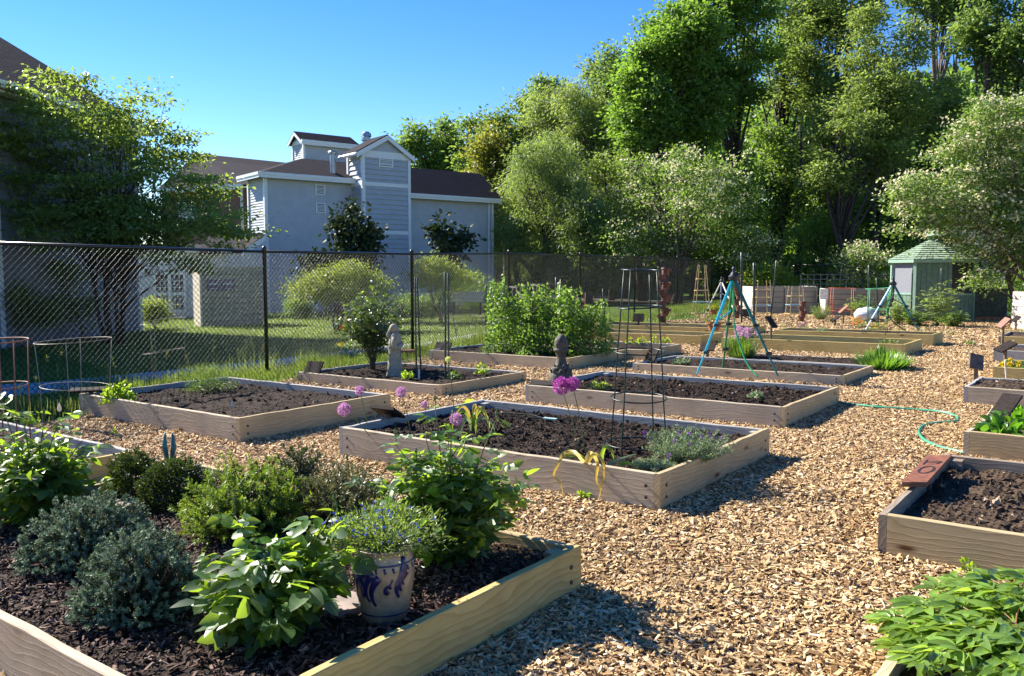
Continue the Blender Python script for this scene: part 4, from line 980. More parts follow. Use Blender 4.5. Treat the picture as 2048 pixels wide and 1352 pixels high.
# right wing
w0 = te+E2*.9; w1 = onray(984, w0, E1); zw = ZH(402, w1[1])
mb = MB(); clap(mb, w0, w1, zg, zw, .105, .022); obj('wall', mb, SIDE, bld)
wb = w1+E2*3.5; mb = MB(); clap(mb, w1, wb, zg, zw, .085); obj('wall', mb, simple('cream_siding', (.5, .46, .36), .6), bld)
for zc in (3.2, 1.2):
    mb = MB(); vbox(mb, w1+E2*.5, w1+E2*1.5, zc, zc+1.3, .04, 0); wn = obj('window', mb, GLASS, bld); mb = MB(); vbox(mb, w1+E2*.4, w1+E2*.5, zc-.1, zc+1.4, .08, 0); vbox(mb, w1+E2*1.5, w1+E2*1.6, zc-.1, zc+1.4, .08, 0); sub('window_frame', mb, TRIM, wn)
mb = MB(); mb.tube([p3(w1-E1*.25-E2*.08, zg), p3(w1-E1*.25-E2*.08, zw)], .05, 8); obj('downspout', mb, TRIM, bld); mb = MB(); post_(mb, w1, zg, zw, .12); obj('corner_trim', mb, TRIM, bld)
def roofquad(pts, name='roof', th=.1, mat=ROOF):
    pts = [np.asarray(q_) for q_ in pts]; nr = np.cross(pts[1]-pts[0], pts[2]-pts[0]); nr = nr/np.linalg.norm(nr); nr = nr*(1 if nr[2] >= 0 else -1)
    mb = MB(); mb.poly(pts, th, nrm=nr); return obj(name, mb, mat, bld)
def gutter(a, b_, r=.09):
    mb = MB(); d = b_-a; L = np.linalg.norm(d[:2]); mb.box((a+b_)/2-A(0, 0, .02), (L, .11, .11), rz=math.atan2(d[1], d[0])); mb.box((a+b_)/2-A(0, 0, .12), (L, .05, .12), rz=math.atan2(d[1], d[0])); obj('gutter', mb, TRIM, bld)
e0 = p3(w0-E2*.35-E1*.0, zw+.05); e1_ = p3(w1-E2*.35+E1*.3, zw+.05); rd = P(958, 347, w1[1]+1.7); rl = p3(rd[:2]-E1*5.2, rd[2])
roofquad([e0, e1_, rd, rl]); roofquad([p3(rd[:2]+E2*5+E1*.2, zw), rd, rl, p3(rl[:2]+E2*5, zw)]); gutter(e0, e1_)
roofquad([e1_, p3(rd[:2]+E2*5+E1*.2, zw), rd])
# main roof: hip over the corner, rising to a ridge behind
h0 = p3(c0-E2*.35-E1*.35, zE+.05); h1 = p3(cT0-E2*.35, zE+.05); pk = P(605, 317, 36.2); pr_ = p3(pk[:2]+E1*3.3, pk[2])
roofquad([h0, h1, pr_, pk]); gutter(h0, h1)
hl = p3(cs_-E1*.35+E2*.3, zE+.05); roofquad([h0, pk, p3(pk[:2]+E2*2.0, pk[2]), hl]); gutter(hl, h0)
# long wing to the left with brick wall
bl = P(330, 600, 38.5)[:2]; br_ = P(496, 600, 36.6)[:2]; zb = ZH(374, 36.6); u_ = (br_-bl)/np.linalg.norm(br_-bl)
mb = MB(); vbox(mb, bl, br_, zg, zb, .0, .2); obj('brick_wall', mb, BRICK, bld)
roofquad([p3(bl, zb+.08)-A(0, .4, 0), p3(br_, zb+.08)-A(0, .4, 0)+A(.3, 0, 0), P(600, 328, 40.5), P(395, 307, 42.5)]); gutter(p3(bl, zb+.05)-A(0, .42, 0), p3(br_, zb+.05)-A(0, .42, 0))
mb = MB(); mb.tube([p3(br_+A(-.12, -.12), zg), p3(br_+A(-.12, -.12), zb)], .06, 8); obj('downspout', mb, TRIM, bld)
mb = MB(); a = onray(362, br_, u_); b_ = onray(388, br_, u_); vbox(mb, a, b_, ZH(440, 37), ZH(400, 37), .04, 0); wn = obj('window', mb, GLASS, bld)
mb = MB(); vbox(mb, (a+b_)/2-u_*.03, (a+b_)/2+u_*.03, ZH(440, 37), ZH(400, 37), .07, -.03); vbox(mb, a-u_*.06, a, ZH(441, 37), ZH(399, 37), .07, 0); vbox(mb, b_, b_+u_*.06, ZH(441, 37), ZH(399, 37), .07, 0); sub('window_frame', mb, TRIM, wn)
# rooftop dormer house
d0 = P(607.7, 300, 38); d0 = d0[:2]; d1 = onray(713, d0, E1); dl_ = onray(589, d0, E2); zd0 = ZH(332, 38); zd1 = ZH(281, 38); dw = dl_-d0
for (a, b_) in ((d0, d1), (dl_, d0), (d1, d1+dw)):
    mb = MB(); clap(mb, a, b_, zd0-.5, zd1, .085); obj('dormer_wall', mb, SIDE, bld)
mb = MB(); [post_(mb, p_, zd0-.3, zd1, .1) for p_ in (d0, d1, dl_)]; vbox(mb, d0, d1, zd1-.12, zd1+.06, .05, 0); vbox(mb, dl_, d0, zd1-.12, zd1+.06, .05, 0); obj('dormer_trim', mb, TRIM, bld)
zr = ZH(262, 38.3); mid = d0+dw/2; mid1 = d1+dw/2; o_ = E1*.2
mb = MB(); mb.poly([p3(dl_-E1*.02, zd1), p3(d0-E1*.02, zd1), p3(mid-E1*.02, zr-.1)], .03); obj('dormer_gable', mb, SIDE, bld)
roofquad([p3(d0-o_-E2*.2, zd1-.02), p3(d1+o_-E2*.2, zd1-.02), p3(mid1+o_*.2, zr), p3(mid-o_, zr)], 'dormer_roof'); roofquad([p3(dl_-o_+E2*.2, zd1-.02), p3(d1+dw+o_+E2*.2, zd1-.02), p3(mid1+o_*.2, zr), p3(mid-o_, zr)], 'dormer_roof')
for s_, e_ in ((d0-E2*.2, mid), (dl_+E2*.2, mid)):
    mb = MB(); a = p3(s_-o_*1.03, zd1-.06); b_ = p3(e_-o_*1.03, zr-.04); mb.poly([a, b_, b_-A(0, 0, .14), a-A(0, 0, .14)], .03, nrm=p3(-E1, 0)); obj('dormer_rake', mb, TRIM, bld)
gutter(p3(d0-o_-E2*.22, zd1-.02), p3(d1+o_-E2*.22, zd1-.02))
# roof vents
def vent(px, yb, yt_, w, d, name):
    c = P(px, yb, d); h = ZH(yt_, d)-c[2]; r = w/2/F*d; mb = MB()
    mb.lathe([(r*.62, -.3), (r*.62, h*.82), (r*1.0, h*.84), (r*1.05, h*.93), (r*.8, h), (.01, h*1.01)], c, 16); mb.lathe([(r*.72, h*.18), (r*.75, h*.22)], c, 16, close=False); obj(name, mb, METV, bld, smooth=False)
vent(666, 341, 302, 18, 35.2, 'roof_vent')
c = P(733, 292, 36.6); mb = MB(); mb.box(c+A(0, 0, -.35), (.36, .36, .9), rz=BA); obj('chimney_box', mb, PLB, bld)
mb = MB(); rr_ = .19; mb.lathe([(rr_*.9, 0), (rr_*.9, .1), (rr_*1.15, .12), (rr_*1.15, .2), (rr_*.85, .22), (rr_*.85, .27), (rr_*1.15, .29), (rr_*1.05, .42), (rr_*.6, .5), (.01, .51)], c+A(0, 0, .1), 18); obj('chimney_cap', mb, METV, bld)
# low entrance gable and the window wall left of the utility box
g0 = P(452, 510, 31)[:2]; g1 = P(534, 506, 31.6)[:2]
zq = ZH(503, 31.3); mb = MB(); vbox(mb, g0, g1, zg, zq, 0, .3); obj('porch_wall', mb, SIDE, bld)
ap_ = P(531, 470, 31.7); a = P(482, 503, 31.2); mb = MB(); mb.poly([a, ap_, ap_-A(0, 0, .2), a-A(.0, 0, .25)], .12, nrm=A(.3, -.95, 0)); obj('rake_board', mb, TRIM, bld)
mb = MB(); mb.poly([a-A(.0, -.05, .1), p3(g1, zq+.1), ap_-A(0, -.06, .1)], .05, nrm=A(.3, -.95, 0)); obj('porch_gable', mb, SIDE, bld)
roofquad([P(395, 505, 30.6), P(483, 503, 31.1), P(530, 468, 31.9), P(508, 466, 34), P(420, 470, 34)])
f0 = P(276, 600, 31)[:2]; f1 = P(470, 600, 31.2)[:2]; u_ = (f1-f0)/np.linalg.norm(f1-f0)
zf = ZH(505, 31); mb = MB(); clap(mb, f0, f1, zg, zf, .1); ww = obj('wall', mb, simple('pale_siding', (.5, .52, .55), .6, var=.04), bld)
a = onray(307, f0, u_); b_ = onray(365, f0, u_); z0_, z1_ = ZH(619, 31), ZH(549, 31)
mb = MB(); vbox(mb, a, b_, z0_, z1_, .03, 0); wn = obj('window', mb, GLASS, bld)
mb = MB(); mc = (a+b_)/2; zm = ZH(588, 31)
for p_, q_ in ((a-u_*.06, a+u_*.02), (mc-u_*.06, mc+u_*.06), (b_-u_*.02, b_+u_*.06)): vbox(mb, p_, q_, z0_-.1, z1_+.06, .08, 0)
for z_ in (z0_-.12, zm-.05, z1_): vbox(mb, a, b_, z_, z_+.11, .075, 0)
for (s, e) in ((a, mc), (mc, b_)):
    for f in (1/3, 2/3): q_ = s+(e-s)*f; vbox(mb, q_-u_*.012, q_+u_*.012, z0_, z1_, .05, 0)
for z_ in (z0_+(zm-z0_)/3, z0_+(zm-z0_)*2/3, zm+(z1_-zm)/3, zm+(z1_-zm)*2/3): vbox(mb, a, b_, z_-.012, z_+.012, .048, 0)
sub('window_frame', mb, TRIM, wn)
for px in (292, 379):
    q_ = onray(px, f0, u_); mb = MB(); vbox(mb, q_-u_*.08, q_+u_*.08, ZH(548, 31), ZH(538, 31), .08, 0); obj('wall_lamp', mb, PLB, bld)
mb = MB(); vbox(mb, f0-u_*.1, f1, zf, zf+.12, .3, .1); obj('eave_board', mb, TRIM, bld); roofquad([p3(f0, zf+.12)-A(.2, .3, 0), p3(f1, zf+.12)-A(0, .3, 0), P(470, 488, 34), P(300, 488, 34)])
SIDE3 = simple('shade_toned_siding', (.17, .19, .225), .6, var=.05, scale=3)  # shade on the left house walls is painted into this darker siding colour
# house at the left edge
hb = thing('neighbour_house', 'tall grey sided house with a dark hip roof at the left edge', 'building', P(277, 640, 24))
h1 = P(277, 600, 24)[:2]; h0 = P(2, 600, 18.6)[:2]; uu = (h1-h0)/np.linalg.norm(h1-h0); hz = ZH(258, 24); h00 = h0-uu*6
def bobj(n_, mb, mat): return obj(n_, mb, mat, hb)
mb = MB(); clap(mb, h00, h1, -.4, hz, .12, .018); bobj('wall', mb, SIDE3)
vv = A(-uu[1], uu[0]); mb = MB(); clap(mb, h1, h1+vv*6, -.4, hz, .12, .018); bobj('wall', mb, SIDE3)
mb = MB(); mb.box((h1[0], h1[1], hz/2-.2), (.14, .14, hz+.4), rz=math.atan2(uu[1], uu[0])); bobj('corner_trim', mb, TRIM); mb = MB(); mb.box((h0[0], h0[1], hz/2-.2), (.1, .1, hz+.4), rz=math.atan2(uu[1], uu[0])); bobj('corner_trim', mb, TRIM)
o_ = -vv*.45; ev0 = p3(h00+o_, hz); ev1 = p3(h1+o_+uu*.45, hz); rg1 = p3((h1+h0)/2+vv*3.2+uu*-1.2, hz+3.6); rg0 = rg1-p3(uu*8, 0)
q = P(0, 93, 22.5); rg1 = p3(q[:2]-uu*.3, q[2]+.3); rg0 = rg1-p3(uu*8, 0)
for pts in ([ev0, ev1, rg1, rg0], [ev1, p3(h1+vv*7+uu*.45, hz), rg1]):
    nr = np.cross(pts[1]-pts[0], pts[2]-pts[0]); nr /= np.linalg.norm(nr); nr = nr*np.sign(nr[2]); mb = MB(); mb.poly(pts, .12, nrm=nr); bobj('roof', mb, ROOF)
mb = MB(); d = ev1-ev0; L = np.linalg.norm(d[:2]); ang = math.atan2(d[1], d[0]); mb.box((ev0+ev1)/2, (L, .16, .16), rz=ang); mb.box((ev0+ev1)/2+p3(vv*.22, -.12), (L, .3, .05), rz=ang); bobj('gutter', mb, TRIM)
# utility enclosure
BOXM = simple('tan_metal', (.29, .27, .19), .6, var=.06); BOXL = simple('cream_block', (.6, .52, .42), .7, var=.06)
b0 = G(405, 655)[:2]; b1 = onray(526, b0, E1, 600); bu = E1; bv = E2; Db = np.linalg.norm(onray(391, b0, E2, 600)-b0)
Hb = ZH(536, b0[1])-gz(b0[0]); ub = thing('utility_enclosure', 'tan ribbed metal utility enclosure with two small blue signs on the lawn', 'utility box', (b0[0], b0[1], gz(b0[0])), rz=math.atan2(bu[1], bu[0]))
Lb = np.linalg.norm(b1-b0)
mb = MB(); mb.box((Lb/2, Db/2+.01, Hb/2), (Lb, Db, Hb)); mb.box((Lb/2, Db/2, Hb+.02), (Lb+.06, Db+.05, .04)); bd = obj('cabinet', mb, BOXM, ub, local=True)
nrow, ncol = 9, 8
mb = MB()
for i in range(nrow):
    for j in range(ncol):
        cx_, cz_ = (j+.5)*Lb/ncol, .12+(i+.5)*(Hb-.2)/nrow; w_, h_ = Lb/ncol*.42, (Hb-.2)/nrow*.36
        if 1.05 < cz_ < 1.5 and cx_ < 1.05: continue
        mb.add([(cx_-w_, .02, cz_-h_), (cx_+w_, .02, cz_-h_), (cx_+w_, .02, cz_+h_), (cx_-w_, .02, cz_+h_), (cx_-w_*.5, -.03, cz_-h_*.2), (cx_+w_*.5, -.03, cz_-h_*.2), (cx_+w_*.5, -.012, cz_+h_*.7), (cx_-w_*.5, -.012, cz_+h_*.7)], [np.array(f_) for f_ in ((4, 5, 6, 7), (0, 1, 5, 4), (1, 2, 6, 5), (2, 3, 7, 6), (3, 0, 4, 7))])
obj('door_ribs', mb, BOXM, ub, local=True)
mb = MB(); mb.box((-.02, Db/2+.02, Hb/2-.01), (.06, Db+.06, Hb-.06)); obj('side_pillar', mb, BOXL, ub, local=True)
BLUS = simple('blue_sign', (.01, .014, .09), .4, var=.05)
for i, x0 in enumerate((.16, .60)):
    mb = MB(); mb.box((x0+.19, -.03, 1.27), (.38, .02, .33)); sg = obj('sign', mb, BLUS, ub, local=True)
    mb = MB()
    for zz_, w_ in ((1.31, .28), (1.17, .24)): mb.box((x0+.19, -.042, zz_), (w_, .006, .035 if zz_ > 1.3 else .018))
    o2 = bpy.data.objects.new('lettering', mb.mesh('lettering', TRIM)); COL.objects.link(o2); o2.parent = sg
# grey machine by the path
q = P(935, 628, 27); t = thing('outdoor_bench', 'pale mesh-topped metal bench on the lawn behind the fence', 'bench', q); mb = MB(); mb.box((0, 0, .42), (1.0, .45, .05)); obj('seat', mb, METV, t, local=True)
mb = MB(); mb.box((0, .22, .6), (1.0, .03, .25)); obj('backrest', mb, METV, t, local=True)
for sx_ in (-.42, .42):
    mb = MB(); mb.box((sx_, 0, .2), (.05, .4, .4)); obj('leg', mb, PLB, t, local=True)
# ================================================================ trees
def barkmat(name, c): return simple(name, c, .9, var=.35, scale=9, bmp=.5)
BK = barkmat('grey_bark', (.13, .105, .085)); BKD = barkmat('dark_bark', (.055, .042, .034)); BKL = barkmat('pale_bark', (.2, .175, .15))
L_MAPLE = leafmat('maple_leaves', (.095, .165, .035), (.28, .48, .045), trans=.42, var=.45); L_BRI = leafmat('spring_leaves', (.10, .17, .035), (.28, .42, .06), trans=.42); L_MID = leafmat('mid_leaves', (.10, .165, .045), (.28, .42, .07)); L_OLV = leafmat('olive_leaves', (.10, .115, .03)); L_GRY = leafmat('grey_green_leaves', (.13, .185, .085), trans=.38)
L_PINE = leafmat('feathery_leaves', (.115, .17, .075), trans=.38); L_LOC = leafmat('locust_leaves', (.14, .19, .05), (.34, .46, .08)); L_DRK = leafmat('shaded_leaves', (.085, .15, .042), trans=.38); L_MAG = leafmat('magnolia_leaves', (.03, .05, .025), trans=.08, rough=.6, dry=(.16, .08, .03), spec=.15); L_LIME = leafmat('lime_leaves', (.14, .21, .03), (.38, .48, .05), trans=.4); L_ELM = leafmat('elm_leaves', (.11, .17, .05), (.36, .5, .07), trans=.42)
def grow(name, label, cat, group, base, blobs, ncl, per, size, lmat, bmat, tr, limbs=16, sig=.45, flat=.7, T=LEAF4, flowers=None, multi=1, droop=0, lean=(0, 0), shell=.45, fork=.35, upn=.8):
    """trunk, limbs reaching into the crown, and clumps of leaves with gaps between them"""
    base = A(*base); bl = np.array(blobs, float); vol = bl[:, 3]*bl[:, 4]*bl[:, 5]; pr_ = vol**.75; pr_ /= pr_.sum()
    k = rng.choice(len(bl), ncl, p=pr_); d = rdir(ncl, .12); rr = (shell+(1-shell)*rng.random(ncl))**.7
    cen = bl[k, :3]+d*rr[:, None]*bl[k, 3:6]+base
    t = thing(name, label, cat, base, group)
    tb = MB(); top = bl[np.argmax(bl[:, 2]), :3]
    roots = []
    for m_ in range(multi):
        a = m_*2.4; q1 = base+A(cos(a), sin(a), 0)*(0 if multi == 1 else tr*2.2)
        tgt = base+A(top[0]*.8+cos(a)*(0 if multi == 1 else bl[0, 3]*.35), top[1]*.8+sin(a)*(0 if multi == 1 else bl[0, 4]*.35), top[2]*(.9 if multi == 1 else .75))
        n = 7; pts = [q1*(1-f)+tgt*f+A(rng.normal()*.12, rng.normal()*.12, 0)*tr*4*(0 < f < 1) for f in np.linspace(0, 1, n)]
        rad = [tr*(1.25 if f == 0 else 1)*(1-f*.82)/(1 if multi == 1 else 1.6) for f in np.linspace(0, 1, n)]
        tb.tube(pts, rad, 8); roots.append((np.array(pts), np.array(rad)))
    obj('trunk', tb, bmat, t, smooth=True)
    lb = MB(); li = rng.choice(ncl, min(limbs, ncl), replace=False)
    for j in li:
        c_ = cen[j]; pts, rad = roots[j % multi]; h = c_[2]-base[2]; f = np.clip((h-tr*3)/(pts[-1][2]-base[2])*rng.uniform(.35, .75), .12, .95)
        x = f*(len(pts)-1); i0 = int(x); s = pts[i0]*(1-(x-i0))+pts[min(i0+1, len(pts)-1)]*(x-i0); r0 = rad[i0]*.5
        L = np.linalg.norm(c_-s); mid = (s*.5+c_*.5)+A(rng.normal()*.06, rng.normal()*.06, .08)*L
        lb.tube([s, s*.6+mid*.4+A(0, 0, .02*L), mid, mid*.45+c_*.55+A(0, 0, .03*L), c_], [r0, r0*.75, r0*.5, r0*.3, max(.006, r0*.1)], 5)
        for _ in range(3):
            e = cen[rng.integers(ncl)]; 
            if np.linalg.norm(e-mid) < L*.8: lb.tube([mid, (mid+e)/2+A(0, 0, .03*L), e], [r0*.35, r0*.22, r0*.06+.003], 4)
    obj('limbs', lb, bmat, t, smooth=True)
    n = ncl*per; cc = np.repeat(cen, per, 0); sg = sig*rng.uniform(.5, 1.3, ncl).repeat(per)[:, None]
    off = rng.normal(size=(n, 3))*sg*A(1, 1, flat); off[:, 2] -= droop*np.hypot(off[:, 0], off[:, 1])
    pos = cc+off; ax = off*.8/sig+rng.normal(size=(n, 3))*.7; ax[:, 2] -= droop*.8+.15
    nr = rdir(n, upn); tone = np.repeat(rng.random(ncl), per)*.6+rng.random(n)*.4
    mb = MB(); mb.inst(T, pos, ax, nr, size*rng.uniform(.65, 1.35, n), r=tone)
    obj('crown', mb, lmat, t)
    if flowers:
        fm, fn, fs, fl = flowers; w = cen[:, 2]+rng.normal(size=ncl)*.5; j = rng.choice(ncl, int(ncl*fl)); k2 = fn
        c2 = np.repeat(cen[j]+rdir(len(j), .6)*sig*A(1.1, 1.1, .8), k2, 0)
        o2 = rng.normal(size=(len(c2), 3))*A(1, 1, .35)*fs*1.5
        mb = MB(); mb.inst(LEAFR, c2+o2, rdir(len(c2)), rdir(len(c2), 1.2), fs*rng.uniform(.5, 1.1, len(c2))); obj('blossom', mb, fm, t)
    return t
def pxblobs(px, yt, yb, w, d, n=7, ragged=.3, z0=None, deep=.8, seed=None):
    """crown blobs relative to the tree base, from its outline in the survey"""
    c = P(px, (yt+yb)/2, d); hw = w/2/F*d; hh = (ZH(yt, d)-ZH(yb, d))/2; bz = float(gz(c[0])) if z0 is None else z0
    base = A(c[0], d, bz); r = np.random.default_rng(int(px*7+yt) if seed is None else seed); bl = [(0, 0, c[2]-bz, hw*.54, hw*deep*.54, hh*.78)]
    for i in range(n):
        a = r.uniform(0, 2*pi); u = r.uniform(-.95, .95); s = r.uniform(.15, .40)
        e = math.sqrt(1-u*u*.8); bl.append((cos(a)*hw*.82*e, sin(a)*hw*.82*deep*e, c[2]-bz+u*hh*.8, hw*s, hw*s*deep, hh*s*1.05))
    return base, bl
def wood(px, yt, yb, w, d, lm, label, ncl, per, size, bm=BK, tr=.2, sig=.5, name='deciduous_tree', group='woodland trees beyond the fence', cat='tree', **k):
    nb = k.pop('n', 7); base, bl = pxblobs(px, yt, yb, w, d, nb); return grow(name, label, cat, group, base, bl, ncl, per, size, lm, bm, tr, sig=sig, **k)
# -- left: dark vase-shaped tree before the neighbour house
base, _ = pxblobs(215, 200, 480, 300, 19.5)
def rel(px, py, d, w, h, dd=1.2): c = P(px, py, d); return (c[0]-base[0], c[1]-base[1], c[2]-base[2], w/2/F*d, dd, h/2/F*d)
bl = [rel(215, 330, 19.5, 300, 200), rel(110, 250, 19, 210, 110), rel(250, 235, 19.6, 170, 100, .9), rel(60, 185, 18.6, 130, 50, .6), rel(130, 170, 19, 110, 50, .6), rel(300, 205, 19.6, 60, 60, .5), rel(340, 300, 19.5, 140, 100), rel(390, 370, 19, 130, 90), rel(440, 440, 18.6, 130, 80), rel(330, 430, 19, 240, 110), rel(60, 330, 19.5, 150, 130), rel(90, 430, 19.5, 200, 110), rel(210, 440, 20, 260, 120), rel(20, 280, 19, 90, 90, .6), rel(372, 528, 18, 120, 40, .5), rel(300, 180, 19.3, 46, 30, .3), rel(185, 165, 19.3, 50, 36, .4), rel(470, 480, 18.6, 90, 50, .5), rel(250, 500, 19.2, 240, 60, .8), rel(160, 455, 18.8, 210, 100), rel(290, 460, 18.8, 210, 100), rel(215, 400, 18.8, 200, 100)]
grow('shade_tree', 'dark spreading tree with many stems before the house on the left', 'tree', None, base, bl, 540, 56, .11, L_ELM, BKD, .08, limbs=150, sig=.26, flat=.16, multi=6, upn=1.4, shell=.25)
# -- magnolias against the building
wood(697, 392, 590, 100, 27, L_MAG, 'bronze green magnolia in front of the siding tower, taller of two', 75, 42, .15, tr=.09, sig=.19, name='magnolia_tree', group='magnolias against the building', limbs=30, T=OVAL, n=9, flat=.8)
wood(904, 432, 580, 84, 32, L_MAG, 'smaller bronze green magnolia in front of the right wing', 42, 40, .16, tr=.07, sig=.2, name='magnolia_tree', group='magnolias against the building', limbs=24, T=OVAL, n=9, flat=.8)
wood(655, 515, 600, 140, 27.5, L_MAG, 'low dark magnolia skirt left of the bright lime tree', 36, 40, .15, tr=.06, sig=.24, name='magnolia_shrub', group=None, cat='shrub', limbs=12, T=OVAL)
# -- bright lime mounded trees on the lawn
base, _ = pxblobs(680, 560, 600, 200, 22.5)
bl = [rel(680, 572, 22.5, 190, 60, 1.0), rel(640, 575, 22.5, 110, 60, .8), rel(730, 585, 22.3, 100, 60, .8), rel(690, 545, 22.5, 110, 40, .7), rel(605, 582, 22.3, 60, 40, .5), rel(705, 528, 22.6, 40, 26, .3)]
grow('ornamental_tree', 'bright lime green mounded tree on the lawn behind the fence', 'tree', None, base, bl, 300, 60, .065, L_LIME, BKD, .06, limbs=40, sig=.15, flat=.5, multi=5, upn=1)
base, _ = pxblobs(885, 560, 600, 120, 26)
bl = [rel(875, 545, 26, 90, 50, .9), rel(900, 560, 26, 120, 40, .9), rel(862, 530, 26, 60, 30, .5), rel(850, 560, 26, 50, 40, .5)]
grow('ornamental_tree', 'smaller lime green tree half hidden in dark shrubs right of the third post', 'tree', None, base, bl, 130, 50, .08, L_LIME, BKD, .05, limbs=20, sig=.2, flat=.5, multi=3)
# -- shrubs by the building
for px, yt, yb, w, d, lm, lab in ((597, 598, 624, 50, 29, L_DRK, 'small dark clipped shrub at the foot of the building wall'), (310, 600, 645, 56, 24.5, L_LIME, 'round sunlit shrub below the white framed window'), (940, 530, 632, 110, 28.5, L_DRK, 'broad dark shrub filling the corner behind the lime tree'), (830, 590, 632, 90, 28.5, L_DRK, 'dark shrub behind the paired garden stakes'), (1000, 560, 640, 60, 31, L_DRK, 'dark shrub at the right end of the building'), (740, 610, 632, 60, 29, L_DRK, 'low dark shrub right of the lime tree stems'), (165, 505, 655, 210, 20.8, L_DRK, 'tall dark shrub in shade along the left house wall'), (40, 560, 660, 120, 19, L_DRK, 'dark shrub at the far left below the house wall')):
    wood(px, yt, yb, w, d, lm, lab, 60, 60, .07, tr=.03, sig=.16, name='shrub', group='shrubs around the buildings', cat='shrub', limbs=6, n=5)
# -- woodland, left to right
W_ = [
 (862, 245, 420, 110, 60, L_BRI, 'pale green tree at the far left end of the wood', 110, 60, .30, .25, .8),
 (905, 240, 460, 100, 62, L_BRI, 'bright tree showing just right of the tower roof', 90, 60, .30, .25, .8),
 (958, 212, 450, 95, 56, L_BRI, 'bright pointed tree above the right wing roof', 130, 60, .26, .25, .6),
 (985, 258, 470, 110, 50, L_OLV, 'brownish olive tree above the right end of the roof', 120, 60, .22, .22, .6),
 (1060, 175, 470, 130, 54, L_MID, 'mid green tree with a rounded top behind the olive one', 120, 60, .24, .25, .7),
 (1165, 95, 470, 140, 48, L_GRY, 'tall grey green willowy tree left of the great maple', 190, 60, .20, .25, .6),
 (1105, 160, 400, 120, 50, L_GRY, 'grey green tree with drooping sprays', 110, 60, .2, .22, .6),
 (1085, 265, 575, 210, 40, L_PINE, 'broad feathery blue green tree right of the building', 240, 70, .15, .22, .5),
 (1030, 300, 575, 120, 41, L_GRY, 'pale feathery tree hanging just right of the building corner', 120, 70, .15, .16, .5),
 (1180, 340, 580, 160, 38, L_PINE, 'low feathery tree whose branches hang over the fence', 150, 70, .14, .18, .45),
 (1015, 225, 450, 120, 52, L_MID, 'green crown filling the slope right of the olive tree', 120, 60, .22, .22, .55),
 (1120, 150, 420, 120, 52, L_MID, 'green crown behind the drooping grey tree', 120, 60, .22, .22, .55),
 (1215, 120, 420, 110, 50, L_LOC, 'yellow green crown between the grey tree and the maple', 120, 60, .22, .22, .55),
 (1225, 290, 480, 130, 41, L_LOC, 'yellow green foliage just left of the wide blossom tree', 110, 60, .15, .14, .45),
 (1250, 100, 450, 130, 46, L_MID, 'slim mid green tree tucked beside the maple', 130, 60, .2, .22, .6),
 (1345, -30, 330, 190, 41, L_MAPLE, 'great bright maple at the left edge of the tall trees', 250, 75, .2, .3, .6),
 (1290, 130, 360, 120, 40, L_MAPLE, 'lower bright maple spray below the great maple', 110, 70, .19, .2, .5),
 (1465, -90, 300, 190, 43, L_MAPLE, 'tall maple with a dark straight trunk right of the great maple', 180, 70, .2, .3, .6),
 (1570, -110, 280, 170, 46, L_LOC, 'tall thin tree with sky showing through below its crown', 140, 65, .2, .28, .6),
 (1665, -110, 250, 170, 44, L_LOC, 'tall yellowish tree over the middle of the wood', 140, 65, .2, .28, .6),
 (1560, 250, 500, 190, 46, L_DRK, 'dark leafy tree low in the middle of the wood', 150, 65, .2, .25, .7),
 (1690, 300, 520, 190, 42, L_DRK, 'dark tree with a leaning black trunk', 140, 65, .2, .25, .7),
 (1780, 20, 300, 190, 36, L_LOC, 'layered locust with pale twigs, upper middle right', 180, 60, .15, .2, .5),
 (1700, 160, 420, 200, 35, L_LOC, 'spreading locust limb foliage above the planters', 150, 60, .15, .2, .5),
 (1850, 140, 420, 180, 37, L_MID, 'mid green tree behind the layered locust', 140, 60, .17, .22, .55),
 (1985, -100, 160, 150, 40, L_MID, 'tall dark tree at the top right corner', 100, 65, .2, .3, .6),
 (1880, -120, 90, 160, 50, L_MID, 'far crown at the top right with sky around it', 80, 60, .25, .3, .8),
 (2100, -60, 300, 190, 38, L_MID, 'tree just outside the right edge of the picture', 110, 60, .18, .25, .6),
 (1445, 330, 530, 140, 42, L_DRK, 'dark undergrowth tree behind the blossom', 110, 60, .17, .16, .6),
 (1630, 400, 560, 120, 36, L_MAPLE, 'light sapling with bright leaves in front of the dark wood', 45, 45, .14, .06, .4),
 (1760, 370, 530, 130, 37, L_DRK, 'dark undergrowth left of the flowering tree', 100, 60, .16, .14, .6),
 (1350, 430, 540, 200, 40, L_DRK, 'dark undergrowth below the white blossom', 110, 60, .16, .14, .6),
]
for (px, yt, yb, w, d, lm, lab, ncl, per, sz, tr, sg) in W_:
    kw = {}
    if lm in (L_PINE, L_GRY): kw = dict(T=LEAFN, droop=.35, flat=.55); per = int(per*1.35); sz *= 1.15
    if lm is L_LOC: kw = dict(flat=.35, upn=1.3)
    if lm in (L_MAPLE, L_MID): kw['T'] = LEAFM
    if yt < 60: ncl = int(ncl*1.3)
    kw.setdefault('flat', .5); kw.setdefault('upn', 1.1)
    wood(px, yt, yb, w, d, lm, lab, int(ncl*1.25), per, sz, bm=BKD if lm in (L_MAPLE, L_DRK, L_LOC) else BK, tr=tr, sig=sg*.62, limbs=15 if yt < 60 else 26, n=16, shell=.3, **kw)
